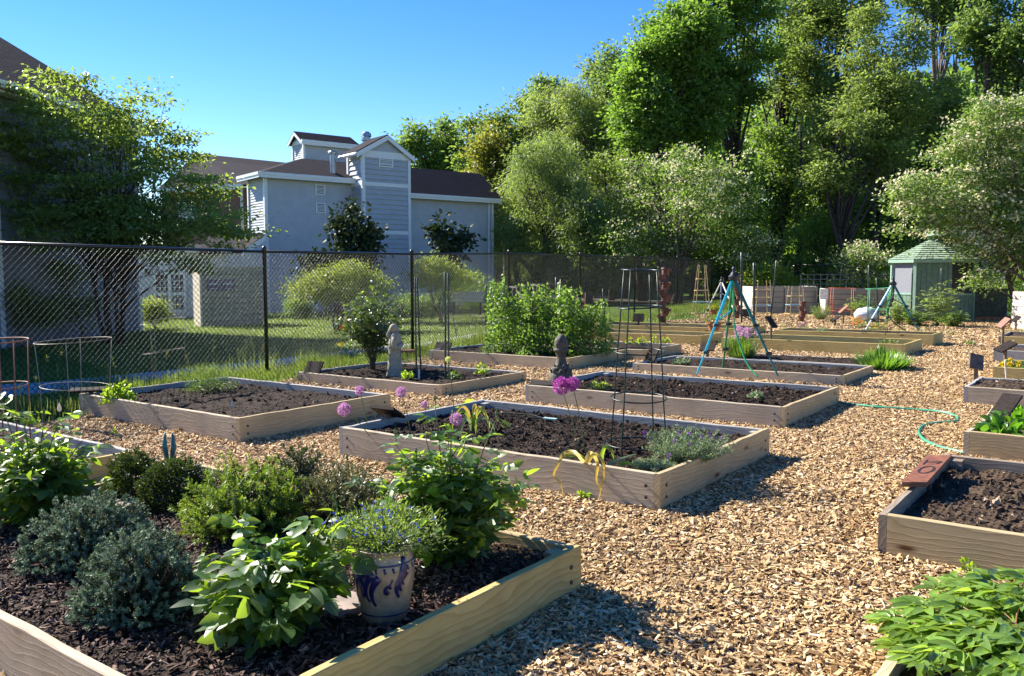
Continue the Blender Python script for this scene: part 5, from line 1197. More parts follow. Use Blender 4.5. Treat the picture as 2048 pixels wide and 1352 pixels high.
# -- blossom trees
L_BLT = leafmat('blossom_tree_leaves', (.095, .165, .035), (.28, .44, .06))
BLO = flowermat('cream_blossom', (.72, .68, .42))
wood(1350, 280, 545, 320, 36, L_BLT, 'wide tree covered in cream blossom behind the fence', 250, 50, .13, tr=.14, sig=.38, name='blossom_tree', group='cream blossom trees', limbs=50, flowers=(BLO, 12, .12, 1.1), n=10, multi=3, flat=.5)
wood(1490, 440, 545, 120, 34, L_BLT, 'low blossoming branch tree by the fence corner', 60, 45, .11, tr=.06, sig=.3, name='blossom_tree', group='cream blossom trees', flowers=(BLO, 8, .10, 1.2), flat=.5)
wood(1735, 480, 560, 130, 31.5, L_BLT, 'small blossom tree between the planters and the gazebo', 60, 45, .10, tr=.05, sig=.26, name='blossom_tree', group='cream blossom trees', flowers=(BLO, 9, .10, 1.7), flat=.5)
base, _ = pxblobs(2010, 170, 600, 400, 23.6)
bl = [rel(2000, 330, 23.8, 300, 220, 1.2), rel(2030, 240, 23.6, 190, 130, .9), rel(1890, 400, 23.6, 230, 130, .9), rel(1840, 385, 23.4, 110, 80, .6), rel(1960, 450, 23.2, 190, 110, .6), rel(2050, 480, 23, 150, 160, .7), rel(1830, 430, 23.3, 90, 60, .4), rel(1925, 300, 24, 140, 80, .8), rel(2090, 380, 24, 200, 240, 1.2), rel(1945, 510, 22.7, 70, 60, .3), rel(1895, 478, 22.8, 90, 40, .35), rel(1970, 560, 22.6, 60, 60, .3), rel(1820, 470, 23, 60, 40, .3), rel(1985, 215, 23.6, 70, 60, .4)]
grow('blossom_tree', 'large cream blossom tree leaning over the gazebo at the right edge', 'tree', 'cream blossom trees', A(base[0]+1.3, base[1]+.4, base[2]), [(b_[0]-1.3, b_[1]-.4)+tuple(b_[2:]) for b_ in bl], 480, 50, .095, L_BLT, BK, .14, limbs=90, sig=.26, flat=.45, flowers=(BLO, 13, .095, 1.25), multi=3, shell=.2)
# -- low growth along the far fence
for i, (px, yt, yb, w, d, lm, lab) in enumerate(((1565, 535, 600, 130, 33, L_LIME, 'yellow green bush above the left planter'), (1500, 540, 590, 60, 33, L_LIME, 'bright sapling leaves left of the tall black pole'), (1690, 560, 610, 120, 33, L_MID, 'green bush behind the lattice'), (1990, 560, 640, 130, 27, L_BRI, 'sunlit green bush right of the gazebo along the fence'), (2060, 540, 640, 110, 27.5, L_BRI, 'bright bush at the right edge behind the pale planter'), (1760, 560, 620, 70, 32, L_DRK, 'dark bush behind the black stakes'))):
    wood(px, yt, yb, w, d, lm, lab, 60, 50, .10, tr=.03, sig=.26, name='shrub', group='shrubs along the far fence', cat='shrub', limbs=10, n=5)
# -- massed far wood closing the view
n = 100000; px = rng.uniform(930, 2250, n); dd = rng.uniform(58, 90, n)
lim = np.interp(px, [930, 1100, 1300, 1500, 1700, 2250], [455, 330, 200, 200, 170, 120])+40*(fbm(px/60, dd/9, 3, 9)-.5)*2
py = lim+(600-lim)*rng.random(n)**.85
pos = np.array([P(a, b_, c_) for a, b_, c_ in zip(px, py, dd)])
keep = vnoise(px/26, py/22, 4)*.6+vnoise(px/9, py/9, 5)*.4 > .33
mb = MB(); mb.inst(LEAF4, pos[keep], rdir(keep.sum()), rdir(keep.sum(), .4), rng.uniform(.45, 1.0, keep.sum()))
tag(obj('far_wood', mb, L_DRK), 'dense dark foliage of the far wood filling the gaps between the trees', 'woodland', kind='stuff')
# bare trunks standing in the shade of the wood
t0 = None
for i, (px, d, yt, r, ln) in enumerate(((1300, 42, 300, .10, 0), (1390, 44, 330, .16, 0), (1412, 41, 400, .1, .3), (1600, 44, 250, .2, 0), (1652, 42, 280, .2, .9), (1740, 42, 330, .13, -.2), (1560, 45, 350, .14, .2), (1230, 43, 400, .12, 0), (1845, 40, 330, .14, .3), (1500, 44, 330, .12, -.2))):
    b_ = P(px, 560, d); b_[2] = gz(b_[0]); tp = P(px+ln*60, yt, d); mb = MB(); mb.tube([b_+(tp-b_)*f+A(rng.normal()*.08, 0, 0) for f in np.linspace(0, 1, 7)], np.linspace(r, r*.45, 7), 8)
    tag(obj('bare_trunk', mb, BKD if i % 2 else BK, smooth=True, loc=b_), ['slim grey', 'dark', 'thin leaning', 'stout', 'strongly leaning black', 'dark narrow', 'shaded', 'pale', 'brownish', 'backmost'][i]+' bare trunk in the shade of the wood, '+['left of the blossom', 'behind the blossom', 'right in the blossom', 'below the sky gap', 'right of the stout one', 'above the lattice', 'above the left planter', 'behind the feathery tree', 'above the gazebo', 'near the fence corner'][i], 'tree trunk', 'bare trunks in the wood')
# twiggy brush inside the far left of the wood, behind the fence
# ================================================================ garden plants
L_ROSE = leafmat('rose_leaves', (.05, .11, .035), (.42, .62, .035), rough=.45, trans=.4, spec=.6, var=.45)
L_ROSEN = leafmat('young_rose_leaves', (.08, .18, .02), (.42, .60, .04), rough=.35, trans=.5)
L_JUN = leafmat('juniper_needles', (.125, .18, .105), (.15, .22, .1), trans=.15, var=.6, rough=.6)
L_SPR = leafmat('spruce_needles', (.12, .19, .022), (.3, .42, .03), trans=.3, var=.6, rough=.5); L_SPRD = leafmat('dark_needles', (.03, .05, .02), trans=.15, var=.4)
L_BOX = leafmat('boxwood_leaves', (.03, .055, .012), (.1, .15, .02), trans=.2, rough=.5, spec=.4, var=.5)
L_LAV = leafmat('lavender_leaves', (.20, .27, .15), (.3, .4, .15), trans=.25, rough=.7); L_PEO = leafmat('peony_leaves', (.15, .25, .04), (.4, .58, .06), rough=.22, trans=.38, spec=.75, var=.45)
L_PEA = leafmat('pea_leaves', (.075, .165, .03), (.3, .5, .05), trans=.4); L_GRASS = leafmat('grass_blades', (.11, .17, .028), (.32, .44, .07), trans=.35, var=.45, dry=(.3, .26, .12)); L_CHIV = leafmat('chive_leaves', (.08, .15, .03), trans=.3)
WOODY = simple('woody_stem', (.12, .085, .055), .8, var=.3); REDST = leafmat('reddish_stem', (.22, .12, .05), trans=.1)
BUDM = leafmat('flower_bud', (.10, .15, .045), trans=.2); DRYL = leafmat('withered_leaves', (.55, .42, .08), (.7, .5, .1), trans=.3, var=.3); SEED = leafmat('grass_seed_heads', (.14, .16, .07), trans=.3)
def nrm_(v): return v/(np.linalg.norm(v, axis=-1, keepdims=True)+1e-9)
def compound(pos, dirs, size, nl=5, pl=1.6):
    """leaflets of a pinnate leaf at each node: returns positions, axes, normals, sizes"""
    n = len(pos); d = nrm_(dirs); up = A(0, 0, 1)+rng.normal(size=(n, 3))*.28; side = nrm_(np.cross(d, up)); out = []
    L = size*pl
    out.append((pos+d*L[:, None], d, up, size*1.1))
    for k in range((nl-1)//2):
        f = .8-.42*k
        for s_ in (1, -1): out.append((pos+d*(L*f)[:, None], nrm_(d*.55+side*s_+rng.normal(size=(n, 3))*.12), up+side*s_*.15, size*(.95-.12*k)))
    return [np.concatenate([o_[i] for o_ in out]) for i in range(4)]
def rose(label, base, r, h, ncane, nodes, size, group=None, name='rose_bush', buds=(), side=4, mat=None, young=.25, T=ROSELEAF, skew=(0, 0), cat='rose bush', stem=STEM, low=.2, extra=(), nl=5, droop=.2):
    t = thing(name, label, cat, base, group); b = A(0, 0, 0); sm = MB(); P_ = []; D_ = []; Y_ = []
    tips = []
    for i in range(ncane):
        a = i*2.4+rng.normal()*.3; rr = r*math.sqrt((i+.6)/ncane); hh = h*(1-.45*(rr/r)**2)*rng.uniform(.8, 1.05); tips.append(A(cos(a)*rr+skew[0], sin(a)*rr+skew[1], hh))
    tips += [np.asarray(e_, float)-np.asarray(base, float) for e_ in extra]
    for tip in tips:
        st = A(rng.normal()*.02, rng.normal()*.02, 0); mid = st*.4+tip*A(.45, .45, .62); f = np.linspace(0, 1, 9)[:, None]
        pts = st*(1-f)**2+2*mid*f*(1-f)+tip*f**2; sm.tube(pts, np.linspace(.0065, .0022, 9)*(size/.06)**.5, 5)
        ft = np.linspace(low, 1, nodes); q = np.stack([np.interp(ft*8, np.arange(9), pts[:, k]) for k in range(3)], -1)
        az = rng.uniform(0, 2*pi)+np.arange(nodes)*2.4; dd = np.stack([np.cos(az), np.sin(az), np.full(nodes, .25)], -1)+rng.normal(size=(nodes, 3))*.25-A(0, 0, 1)*droop*(1-ft)[:, None]*2
        P_.append(q); D_.append(dd); Y_.append(ft)
        for s_ in range(side):
            k = rng.uniform(.25, .85); s0 = np.array([np.interp(k*8, np.arange(9), pts[:, c_]) for c_ in range(3)]); a = rng.uniform(0, 2*pi); L = h*rng.uniform(.18, .38)
            e = s0+A(cos(a)*L*.8, sin(a)*L*.8, L*rng.uniform(-.05, .7)); e[2] = max(e[2], .03); sm.tube([s0, (s0+e)/2+A(0, 0, L*.12), e], [.0035, .0028, .0018], 4)
            m_ = 3; g_ = np.linspace(.35, 1, m_)[:, None]; P_.append(s0*(1-g_)+e*g_); az = rng.uniform(0, 2*pi)+np.arange(m_)*2.2
            D_.append(np.stack([np.cos(az), np.sin(az), np.full(m_, .05)], -1)); Y_.append(np.full(m_, k*.8))
    obj('stems', sm, stem, t, smooth=True, local=True)
    P_, D_, Y_ = np.concatenate(P_), np.concatenate(D_), np.concatenate(Y_)
    sz = size*rng.uniform(.65, 1.25, len(P_))
    yng = (rng.random(len(P_)) < young*2*(Y_ > .75)) | (rng.random(len(P_)) < young*.25)
    for sel, nm, m_ in ((~yng, 'leaves', mat or L_ROSE), (yng, 'young_leaves', L_ROSEN)):
        if sel.sum() == 0: continue
        mb = MB(); p_, d_, u_2, s_2 = compound(P_[sel], D_[sel], sz[sel]*(.85 if nm[0] == 'y' else 1), nl); d_ = d_+A(0, 0, -.12)+rng.normal(size=d_.shape)*.15
        mb.inst(T, p_, d_, u_2+rng.normal(size=u_2.shape)*.35, s_2*rng.uniform(.8, 1.2, len(s_2))); obj(nm, mb, m_, t, smooth=True, local=True)
    for bd_ in buds:
        bp = np.asarray(bd_[0])-np.asarray(base); mt = bd_[1]; s_ = bd_[2]; j = np.argmin(np.linalg.norm(np.array(tips)-bp-A(0, 0, -.04), axis=1)); tp = tips[j]
        if np.linalg.norm(tp-bp) > .01: mb = MB(); mb.tube([tp, (tp+bp)/2+A(.004, 0, 0), bp], [.0028, .0024, .002], 5); obj('bud_stalk', mb, STEM, t, smooth=True, local=True)
        mb = MB(); mb.lathe([(.001, -.004), (.35*s_, .05*s_), (.48*s_, .5*s_), (.34*s_, 1.1*s_), (.1*s_, 1.7*s_), (.01*s_, 2.0*s_)], bp, 10); o_ = obj('bud', mb, mt, t, smooth=True, local=True)
    return t
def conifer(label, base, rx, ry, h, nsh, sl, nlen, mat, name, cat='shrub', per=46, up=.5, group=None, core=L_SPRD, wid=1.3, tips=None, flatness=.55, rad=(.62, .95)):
    t = thing(name, label, cat, base, group)
    d = rdir(nsh, .35); d[:, 2] = np.abs(d[:, 2])*1.0-.12; f = rng.uniform(*rad, nsh)[:, None]*(1+.12*np.sin(np.arctan2(d[:, 1], d[:, 0])*5+d[:, 2]*6))[:, None]
    s = d*f*A(rx, ry, h); s[:, 2] = np.maximum(s[:, 2], .015)+.02; ax = nrm_(d*A(1, 1, .7)+A(0, 0, up)+rng.normal(size=(nsh, 3))*.32); L = sl*rng.uniform(.6, 1.3, nsh)
    k = rng.random((nsh, per))**.8; pos = (s[:, None]+ax[:, None]*(k*L[:, None])[..., None]).reshape(-1, 3)
    A0 = np.repeat(ax, per, 0); rnd_ = rng.normal(size=(nsh*per, 3)); perp = nrm_(np.cross(A0, rnd_)); na = nrm_(A0*.75+perp)
    mb = MB(); mb.inst(([(0, -.11*wid, 0), (0, .11*wid, 0), (1, .03, 0), (1, -.03, 0)], [(0, 1, 2, 3)]), pos, na, perp+rng.normal(size=perp.shape)*.5, nlen*rng.uniform(.7, 1.2, len(pos)), r=np.clip(k.ravel()*.75+rng.random(len(pos))*.25, 0, 1))
    obj('needles', mb, mat, t, local=True)
    mb = MB()
    for i in range(0, nsh, 4): mb.tube([(0, 0, .01), s[i]*A(.6, .6, .45), s[i]+ax[i]*L[i]*.8], [.006, .004, .0015], 4)
    obj('branches', mb, WOODY, t, local=True)
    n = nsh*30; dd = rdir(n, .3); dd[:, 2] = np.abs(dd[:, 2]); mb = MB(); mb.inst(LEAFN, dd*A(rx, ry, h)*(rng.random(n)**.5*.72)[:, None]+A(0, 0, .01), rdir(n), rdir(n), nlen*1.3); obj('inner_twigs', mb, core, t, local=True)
    if tips is not None:
        j = rng.choice(nsh, tips[1], replace=False); 
        for i in j: mb = MB(); ell(mb, s[i]+ax[i]*(L[i]+.004), (.008, .008, .011), 6, 5); obj('tip_bud', mb, tips[0], t, local=True)
    return t
def mound(label, base, rx, ry, h, n, size, mat, name='plant', cat='plant', T=LEAF4, up=.6, group=None, inw=.6, stems=14, flowers=None, stem=STEM, irr=.25, axup=.4):
    t = thing(name, label, cat, base, group); d = rdir(n, .4); d[:, 2] = np.abs(d[:, 2]); az = np.arctan2(d[:, 1], d[:, 0])
    f = (1-inw*rng.random(n)**1.8)*(1+irr*(vnoise(az*2.2+5, d[:, 2]*4+3, int(abs(base[0])*77))-.5)*2); pos = d*A(rx, ry, h)*f[:, None]+A(0, 0, .005)
    ax = d*A(1, 1, .6)+rng.normal(size=(n, 3))*.55+A(0, 0, axup); mb = MB(); mb.inst(T, pos, ax, rdir(n, 1), size*rng.uniform(.6, 1.3, n)); obj('foliage', mb, mat, t, smooth=False, local=True)
    mb = MB()
    for i in rng.choice(n, stems): mb.tube([(0, 0, 0), pos[i]*A(.5, .5, .6), pos[i]*.95], [.004, .003, .0015], 4)
    obj('stems', mb, stem, t, local=True)
    if flowers:
        fm, fn, fs, per = flowers; j = rng.choice(np.where(d[:, 2] > .35)[0], fn)
        for i in j: mb = MB(); mb.inst(LEAFR, np.repeat(pos[i:i+1]*1.04+A(0, 0, .01), per, 0), rdir(per, .6), rdir(per, 1), fs); obj('flower', mb, fm, t, local=True)
    return t
def tuft(label, base, r, h, n, mat, name='grass_clump', cat='plant', w=1.0, group=None, heads=None, spread=.9):
    t = thing(name, label, cat, base, group); a = rng.uniform(0, 2*pi, n); k = rng.random(n)**.7; p_ = np.stack([np.cos(a)*k*r*.35, np.sin(a)*k*r*.35, np.zeros(n)], -1)
    ax = np.stack([np.cos(a)*k*spread*r/h*1.2, np.sin(a)*k*spread*r/h*1.2, np.ones(n)], -1)+rng.normal(size=(n, 3))*.12; mb = MB(); L = h*rng.uniform(.6, 1.15, n)
    mb.inst(BLADE, p_, ax, np.stack([np.cos(a), np.sin(a), np.full(n, -.2)], -1), np.stack([L, L*w, L], -1)); obj('blades', mb, mat, t, local=True)
    if heads:
        hm, hn, hr = heads; mb = MB(); sm = MB()
        for i in range(hn):
            a = rng.uniform(0, 2*pi); q_ = A(cos(a)*r*rng.random()*.95, sin(a)*r*rng.random()*.95, h*rng.uniform(.95, 1.35)); sm.tube([(0, 0, 0), q_*A(.3, .3, .6), q_], [.003, .0025, .002], 4)
            dd = rdir(26); mb.inst(LEAFN, q_+dd*hr*.4, dd, rdir(26), np.full((26, 3), hr)*A(1, 2.4, 1))
        obj('flower_heads', mb, hm, t, local=True); obj('stalks', sm, STEM, t, local=True)
    return t
# ---------------------------------------------------------------- big near bed
GB = lambda px, py: BPX('G', px, py)
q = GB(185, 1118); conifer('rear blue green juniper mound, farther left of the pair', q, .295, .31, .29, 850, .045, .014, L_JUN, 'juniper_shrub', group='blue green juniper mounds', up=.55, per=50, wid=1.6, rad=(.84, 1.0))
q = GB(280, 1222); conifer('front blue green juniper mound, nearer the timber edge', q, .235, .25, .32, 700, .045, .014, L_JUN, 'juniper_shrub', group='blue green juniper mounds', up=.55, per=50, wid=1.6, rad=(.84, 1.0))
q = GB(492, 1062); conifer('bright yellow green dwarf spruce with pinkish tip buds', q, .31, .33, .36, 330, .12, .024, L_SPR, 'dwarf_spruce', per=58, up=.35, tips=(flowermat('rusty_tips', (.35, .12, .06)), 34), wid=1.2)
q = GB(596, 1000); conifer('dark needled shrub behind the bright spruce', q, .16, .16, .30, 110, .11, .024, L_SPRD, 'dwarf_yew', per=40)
q = GB(690, 1040); conifer('dull olive needled shrub left of the tall rose bush', q, .27, .27, .27, 230, .11, .02, leafmat('olive_needles', (.075, .085, .04), trans=.15), 'rosemary_shrub', per=40, up=.9)
q = GB(272, 992); mound('left dark boxwood below the rabbit ears', q, .19, .19, .27, 7000, .021, L_BOX, 'boxwood', 'shrub', OVAL if False else LEAF4, group='dark clipped boxwoods', inw=.35)
q = GB(352, 1008); mound('right dark boxwood below the rabbit ears', q, .22, .22, .27, 8500, .021, L_BOX, 'boxwood', 'shrub', LEAF4, group='dark clipped boxwoods', inw=.35)
# roses
def Pd(px, py, q, dy=0): return P(px, py, q[1]+dy)
CRM = flowermat('cream_rose', (.75, .66, .5)); PBUD = flowermat('peach_bud', (.6, .35, .2))
q = GB(545, 1262); rose('broad rose bush with big glossy leaves at the front of the bed', q, .25, .36, 17, 6, .076, 'rose bushes', buds=[(Pd(694, 1080, q, .05), PBUD, .019), (Pd(667, 1002, q, .1), BUDM, .016), (Pd(468, 1005, q, .1), BUDM, .014)], side=4, extra=[Pd(690, 1100, q, .05), Pd(660, 1030, q, .1), Pd(470, 1030, q, .1), Pd(640, 1150, q), Pd(430, 1120, q), Pd(500, 1250, q, -.15)], low=.12)
q = GB(905, 1120); rose('tall rose bush with many green buds behind the painted pot', q, .36, .52, 26, 8, .058, 'rose bushes', buds=[(Pd(870, 800, q), BUDM, .015), (Pd(993, 830, q), BUDM, .015), (Pd(790, 868, q, -.1), BUDM, .015), (Pd(694, 918, q, -.1), BUDM, .014), (Pd(832, 905, q, -.1), BUDM, .014), (Pd(897, 868, q), BUDM, .014), (Pd(672, 1015, q, -.3), BUDM, .017), (Pd(758, 1045, q, -.4), BUDM, .017)],
     extra=[Pd(870, 815, q), Pd(990, 845, q), Pd(792, 890, q, -.1), Pd(698, 950, q, -.1), Pd(832, 925, q, -.1), Pd(897, 885, q), Pd(1000, 960, q), Pd(905, 820, q), Pd(675, 1045, q, -.3), Pd(756, 1075, q, -.4), Pd(930, 880, q, .1), Pd(850, 870, q)], low=.1, skew=(.0, 0))
q = GB(70, 1040); rose('rose bush with one white bloom at the left edge', q, .36, .46, 22, 7, .068, 'rose bushes', buds=[(Pd(119, 822, q), CRM, .026), (Pd(40, 780, q), BUDM, .018), (Pd(88, 826, q), BUDM, .017)], extra=[Pd(118, 842, q), Pd(40, 800, q), Pd(88, 845, q), Pd(165, 880, q), Pd(10, 830, q)], low=.1)
# painted stoneware pot
q = GB(770, 1235); t = thing('stoneware_pot', 'cream stoneware pot painted with blue swirls at the front of the bed', 'flower pot', q)
m, nt, b, o = newmat('salt_glaze'); n = noise(nt, coords(nt), 40, 4); nt.links.new(ramp(nt, n, [(.3, (.19, .15, .10)), (.7, (.28, .225, .155))]), b.inputs['Base Color']); b.inputs['Roughness'].default_value = .28; GLZ = m
BLUG = simple('cobalt_glaze', (.008, .011, .075), .3, var=.2, spec=.6)
hp_ = .305; rp = .117
prp = np.array([(.72, 0), (.76, .02), (.84, .12), (.95, .35), (1.04, .58), (1.06, .72), (1.0, .84), (.9, .92), (.92, .97), (1.0, .985), (1.0, 1.0), (.92, 1.0), (.86, .93)])*A(rp, hp_)
mb = MB(); mb.lathe(prp, n=40, close=False); mb.lathe([(rp*.88, hp_*.93), (.001, hp_*.94)], n=24, close=False); pot = obj('pot', mb, GLZ, t, smooth=True, local=True)
def prad(z): return np.interp(z, prp[:9, 1], prp[:9, 0])
def onpot(a, z, off=.0016): r_ = prad(z)+off; return A(cos(a)*r_, sin(a)*r_, z)
def stroke_pot(pts, w):
    mb = MB(); P3 = np.array([onpot(a, z) for a, z in pts]); mb.tube(P3, w, 6); v = mb.v[0]; rr = np.hypot(v[:, 0], v[:, 1]); tg = prad(v[:, 2])+.0012; k_ = np.minimum(rr, tg+.001)/rr; mb.v[0] = v*np.stack([k_, k_, np.ones_like(k_)], -1); o_ = bpy.data.objects.new('painted_stroke', mb.mesh('painted_stroke', BLUG, True)); COL.objects.link(o_); o_.parent = pot
fa = -pi/2
stroke_pot([(fa+.25+.13*(1-s_/1.2)*cos(s_*5.2+.5), hp_*.50+.024*(1-s_/1.25)*sin(s_*5.2+.5)) for s_ in np.linspace(0, 1.1, 16)]+[(fa+.25, hp_*.5)], .0075)
stroke_pot([(fa+.30+.12*s_, hp_*(.56+.1*s_)) for s_ in np.linspace(0, 1, 5)], .0035)
stroke_pot([(a, hp_*.15) for a in np.linspace(0, 2*pi, 40)], .0035)
stroke_pot([(a, hp_*.83) for a in np.linspace(0, 2*pi, 40)], .0035)
for s0 in (fa-.45, fa-1.25):
    for k_ in range(3): stroke_pot([(s0+.22*k_-.30*sin(s_*2.6), hp_*(.80-.40*s_-.05*k_)) for s_ in np.linspace(0, 1, 9)], np.linspace(.020, .005, 9))
for j in range(22):
    a = j*2*pi/22; stroke_pot([(a, hp_*.8), (a+.05, hp_*.74)], .005)
for s0, dr in ((fa-.95, 1), (fa+.95, -1), (fa+2.6, 1)):
    for k_ in range(3): stroke_pot([(s0+dr*(.05+.34*sin(s_*2.4))*(1-k_*.26), hp_*(.74-.34*s_+.08*k_)) for s_ in np.linspace(0, 1, 9)], np.linspace(.024, .006, 9)[:9]*(1-.2*k_))
t2 = mound('bushy plant with tiny blue flowers spilling from the painted pot', q+A(0, 0, hp_*.95), .24, .19, .17, 3000, .021, leafmat('lithodora_leaves', (.11, .17, .05), trans=.3), 'blue_flower_plant', 'plant', LEAFN, inw=.75, stems=60, flowers=(BLUEP, 70, .0085, 5), irr=.4)
# flagstones
FLAG = simple('flagstone', (.27, .21, .19), .85, var=.2, scale=10, bmp=.3)
for px, py, r_, lab in ((670, 1215, .15, 'reddish grey flagstone between the front rose and the pot'), (412, 1178, .14, 'flagstone half hidden behind the front juniper'), (280, 1012, .16, 'thin flagstone below the left boxwood'), (700, 1060, .12, 'flagstone near the olive needled shrub')):
    c_ = GB(px, py)+A(0, 0, .03); n = 9; rr = r_*rng.uniform(.75, 1.1, n); mb = MB(); mb.poly([c_+A(cos(a)*k_, sin(a)*k_*.8, 0) for a, k_ in zip(np.linspace(0, 2*pi, n, endpoint=False), rr)], .03, nrm=A(0, 0, 1)); tag(obj('flagstone', mb, FLAG, loc=c_), lab, 'stepping stone', 'flagstones in the near bed')
# ---------------------------------------------------------------- other plants, bed by bed
def allium(head, foot, r, mat, label, dens=260, d=None):
    q = foot; t = thing('allium_flower', label, 'flower', q, 'ball-headed alliums'); hd = np.asarray(head)
    mb = MB(); m_ = (q+hd)/2+A(.01, 0, .01); mb.tube([x-q for x in (q, (q+m_)/2, m_, (m_+hd)/2, hd)], [.0045, .004, .0037, .0033, .003], 6); obj('stem', mb, STEM, t, smooth=True, local=True)
    dd = rdir(dens, .1); mb = MB(); T = ([(0, -.012, 0), (0, .012, 0), (.8, .01, 0), (.8, -.01, 0), (.72, .13, .02), (1.1, .0, .0), (.72, -.13, .02), (.9, 0, .12)], [(0, 1, 2, 3), (3, 4, 5), (3, 5, 6), (2, 7, 5)])
    mb.inst(T, np.tile(hd-q, (dens, 1)), dd, rdir(dens), r*rng.uniform(.8, 1.08, dens)); obj('flower_head', mb, mat, t, local=True)
def al(hx, hy, fx, fy, rpx, mat, label, dy=0):
    f_ = BPX('B', fx, fy); h_ = P(hx, hy, f_[1]+dy); allium(h_, f_, rpx/F*f_[1], mat, label)
al(688, 819, 746, 880, 13.5, PINKP, 'pale pink allium ball leaning left, lowest of the five', -.1); al(719, 781, 738, 876, 10, PINKP, 'pale pink allium head above the lowest one'); al(802, 784, 824, 884, 11, PINKP, 'pale pink allium head right of the dark plaque'); al(848, 809, 856, 884, 7, PINKP, 'small pink allium bud left of the rose tips'); al(912, 838, 905, 895, 13, PINKP, 'pink allium head seen among the rose leaves')
al(1122, 771, 1163, 925, 18, MAG, 'left bright magenta allium of the tall pair'); al(1145, 768, 1173, 925, 15, MAG, 'right bright magenta allium of the tall pair', -.03)
al(896, 719, 910, 850, 6, leafmat('green_white_bud', (.4, .45, .25)), 'unopened greenish white allium on a tall stem')
def strap(t, pts, w, mat, name='leaf'):
    pts = [np.asarray(p_, float) for p_ in pts]; e_ = [2*pts[0]-pts[1]]+pts+[2*pts[-1]-pts[-2]]; o2 = []
    for i in range(1, len(e_)-2):
        a, b, c_, d_ = e_[i-1:i+3]
        for u in (0, .2, .4, .6, .8): o2.append(.5*(2*b+(c_-a)*u+(2*a-5*b+4*c_-d_)*u*u+(3*b-a-3*c_+d_)*u**3)+rng.normal(size=3)*.0012)
    pts = o2+[e_[-2]]; mb = MB(); n = len(pts); V = []
    for i, p_ in enumerate(pts):
        k_ = w*(1-.85*(i/(n-1))**2); d = pts[min(i+1, n-1)]-pts[max(i-1, 0)]; s_ = np.cross(d, A(0, -1, .3)); s_ = s_/(np.linalg.norm(s_)+1e-9); V += [p_+s_*k_, p_+A(0, -k_*.4, 0), p_-s_*k_]
    i = np.arange(n-1)[:, None]*3; j = np.arange(2)[None]; mb.add(V, np.stack([i+j, i+j+1, i+j+4, i+j+3], -1).reshape(-1, 4)); obj(name, mb, mat, t, smooth=True)
q = BPX('B', 1170, 928); t = thing('withered_bulb_leaves', 'yellow withered bulb leaves flopping over the front board of the middle bed', 'plant', q); y = q[1]
f_ = BEDS['B']; fy = lambda px: (P(px, 915, y))
for pts, w, m_ in (([(1168, 925), (1150, 905), (1128, 905), (1118, 925), (1107, 950), (1120, 965), (1126, 990)], .012, DRYL), ([(1172, 925), (1180, 905), (1195, 925), (1193, 960), (1205, 990)], .014, DRYL), ([(1175, 925), (1190, 908), (1207, 928), (1205, 965), (1196, 1000)], .012, DRYL), ([(1176, 925), (1150, 908), (1130, 912), (1160, 918)], .016, leafmat('yellowing_leaf', (.35, .33, .04), (.5, .5, .05))),
                    ([(1202, 922), (1206, 900), (1214, 893), (1224, 903), (1232, 935)], .014, L_ROSEN), ([(1215, 930), (1240, 918), (1272, 908)], .012, L_LAV), ([(1240, 930), (1256, 925), (1275, 938)], .012, L_ROSEN)):
    # depth: over the soil until the board, then just outside its face
    P3 = []
    for (px, py) in pts:
        dq = BEDS['B']; dirn = P(px, py, 1.0)
        # ray / outer face of the front board
        nrm2 = -EY; o2 = dq['o'][:2]+nrm2*.02; r_ = _dir(px, py); tt = np.dot(o2, nrm2)/np.dot(r_[:2], nrm2); d_face = r_[1]*tt
        inside_ = py < 908 or pts[-1][1] < 950; P3.append(P(px, py, d_face+(.16 if inside_ else -.02)))
    strap(t, P3, w, m_, 'withered_leaf')
q = BPX('B', 945, 868); t = thing('withered_bulb_leaves', 'grey green drooping bulb leaves behind the tall rose buds', 'plant', q)
for a in range(9):
    an = a*.7; L = .14+.05*(a % 3); strap(t, [q, q+A(cos(an)*.04, sin(an)*.04, L*.8), q+A(cos(an)*.1, sin(an)*.1, L), q+A(cos(an)*.17, sin(an)*.15, L*.6), q+A(cos(an)*.19, sin(an)*.17, L*.15)], .014, [L_LAV, L_ROSEN, DRYL][a % 3], 'withered_leaf')
# lavender
def lavender(label, q, r, h, n, name='lavender', heads=9, mat=L_LAV):
    t = thing(name, label, 'plant', q); sm = MB(); a = rng.uniform(0, 2*pi, n); k = np.sqrt(rng.random(n)); tips = np.stack([np.cos(a)*k*r, np.sin(a)*k*r, h*(1-.35*k)*rng.uniform(.6, 1.1, n)], -1); st = tips*A(.25, .25, 0); P_ = []; D_ = []
    for s_, e in zip(st, tips): sm.tube([s_, s_*.4+e*.6+A(0, 0, .01), e], [.0018, .0016, .001], 3)
    f = np.linspace(.2, 1, 12); pos = (st[:, None]*(1-f)[None, :, None]+tips[:, None]*f[None, :, None]).reshape(-1, 3); pos = np.repeat(pos, 3, 0); d = nrm_(rng.normal(size=pos.shape)+A(0, 0, .7))
    mb = MB(); mb.inst(LEAFN, pos, d, rdir(len(pos)), .03*rng.uniform(.6, 1.2, len(pos))); obj('leaves', mb, mat, t, local=True); obj('stems', sm, STEM, t, local=True)
    for i in rng.choice(n, heads, replace=False): mb = MB(); c_ = tips[i]+A(0, 0, .03); dd = rdir(30, .5); mb.inst(LEAFR, c_+dd*A(.006, .006, .014), dd, rdir(30), .010); mb.tube([tips[i]-A(0, 0, .03), c_], .0015, 3); obj('flower_spike', mb, PUR, t, local=True)
q = BPX('B', 1375, 925); lavender('silvery green lavender with purple tips in the right corner of the middle bed', q, .33, .26, 230)
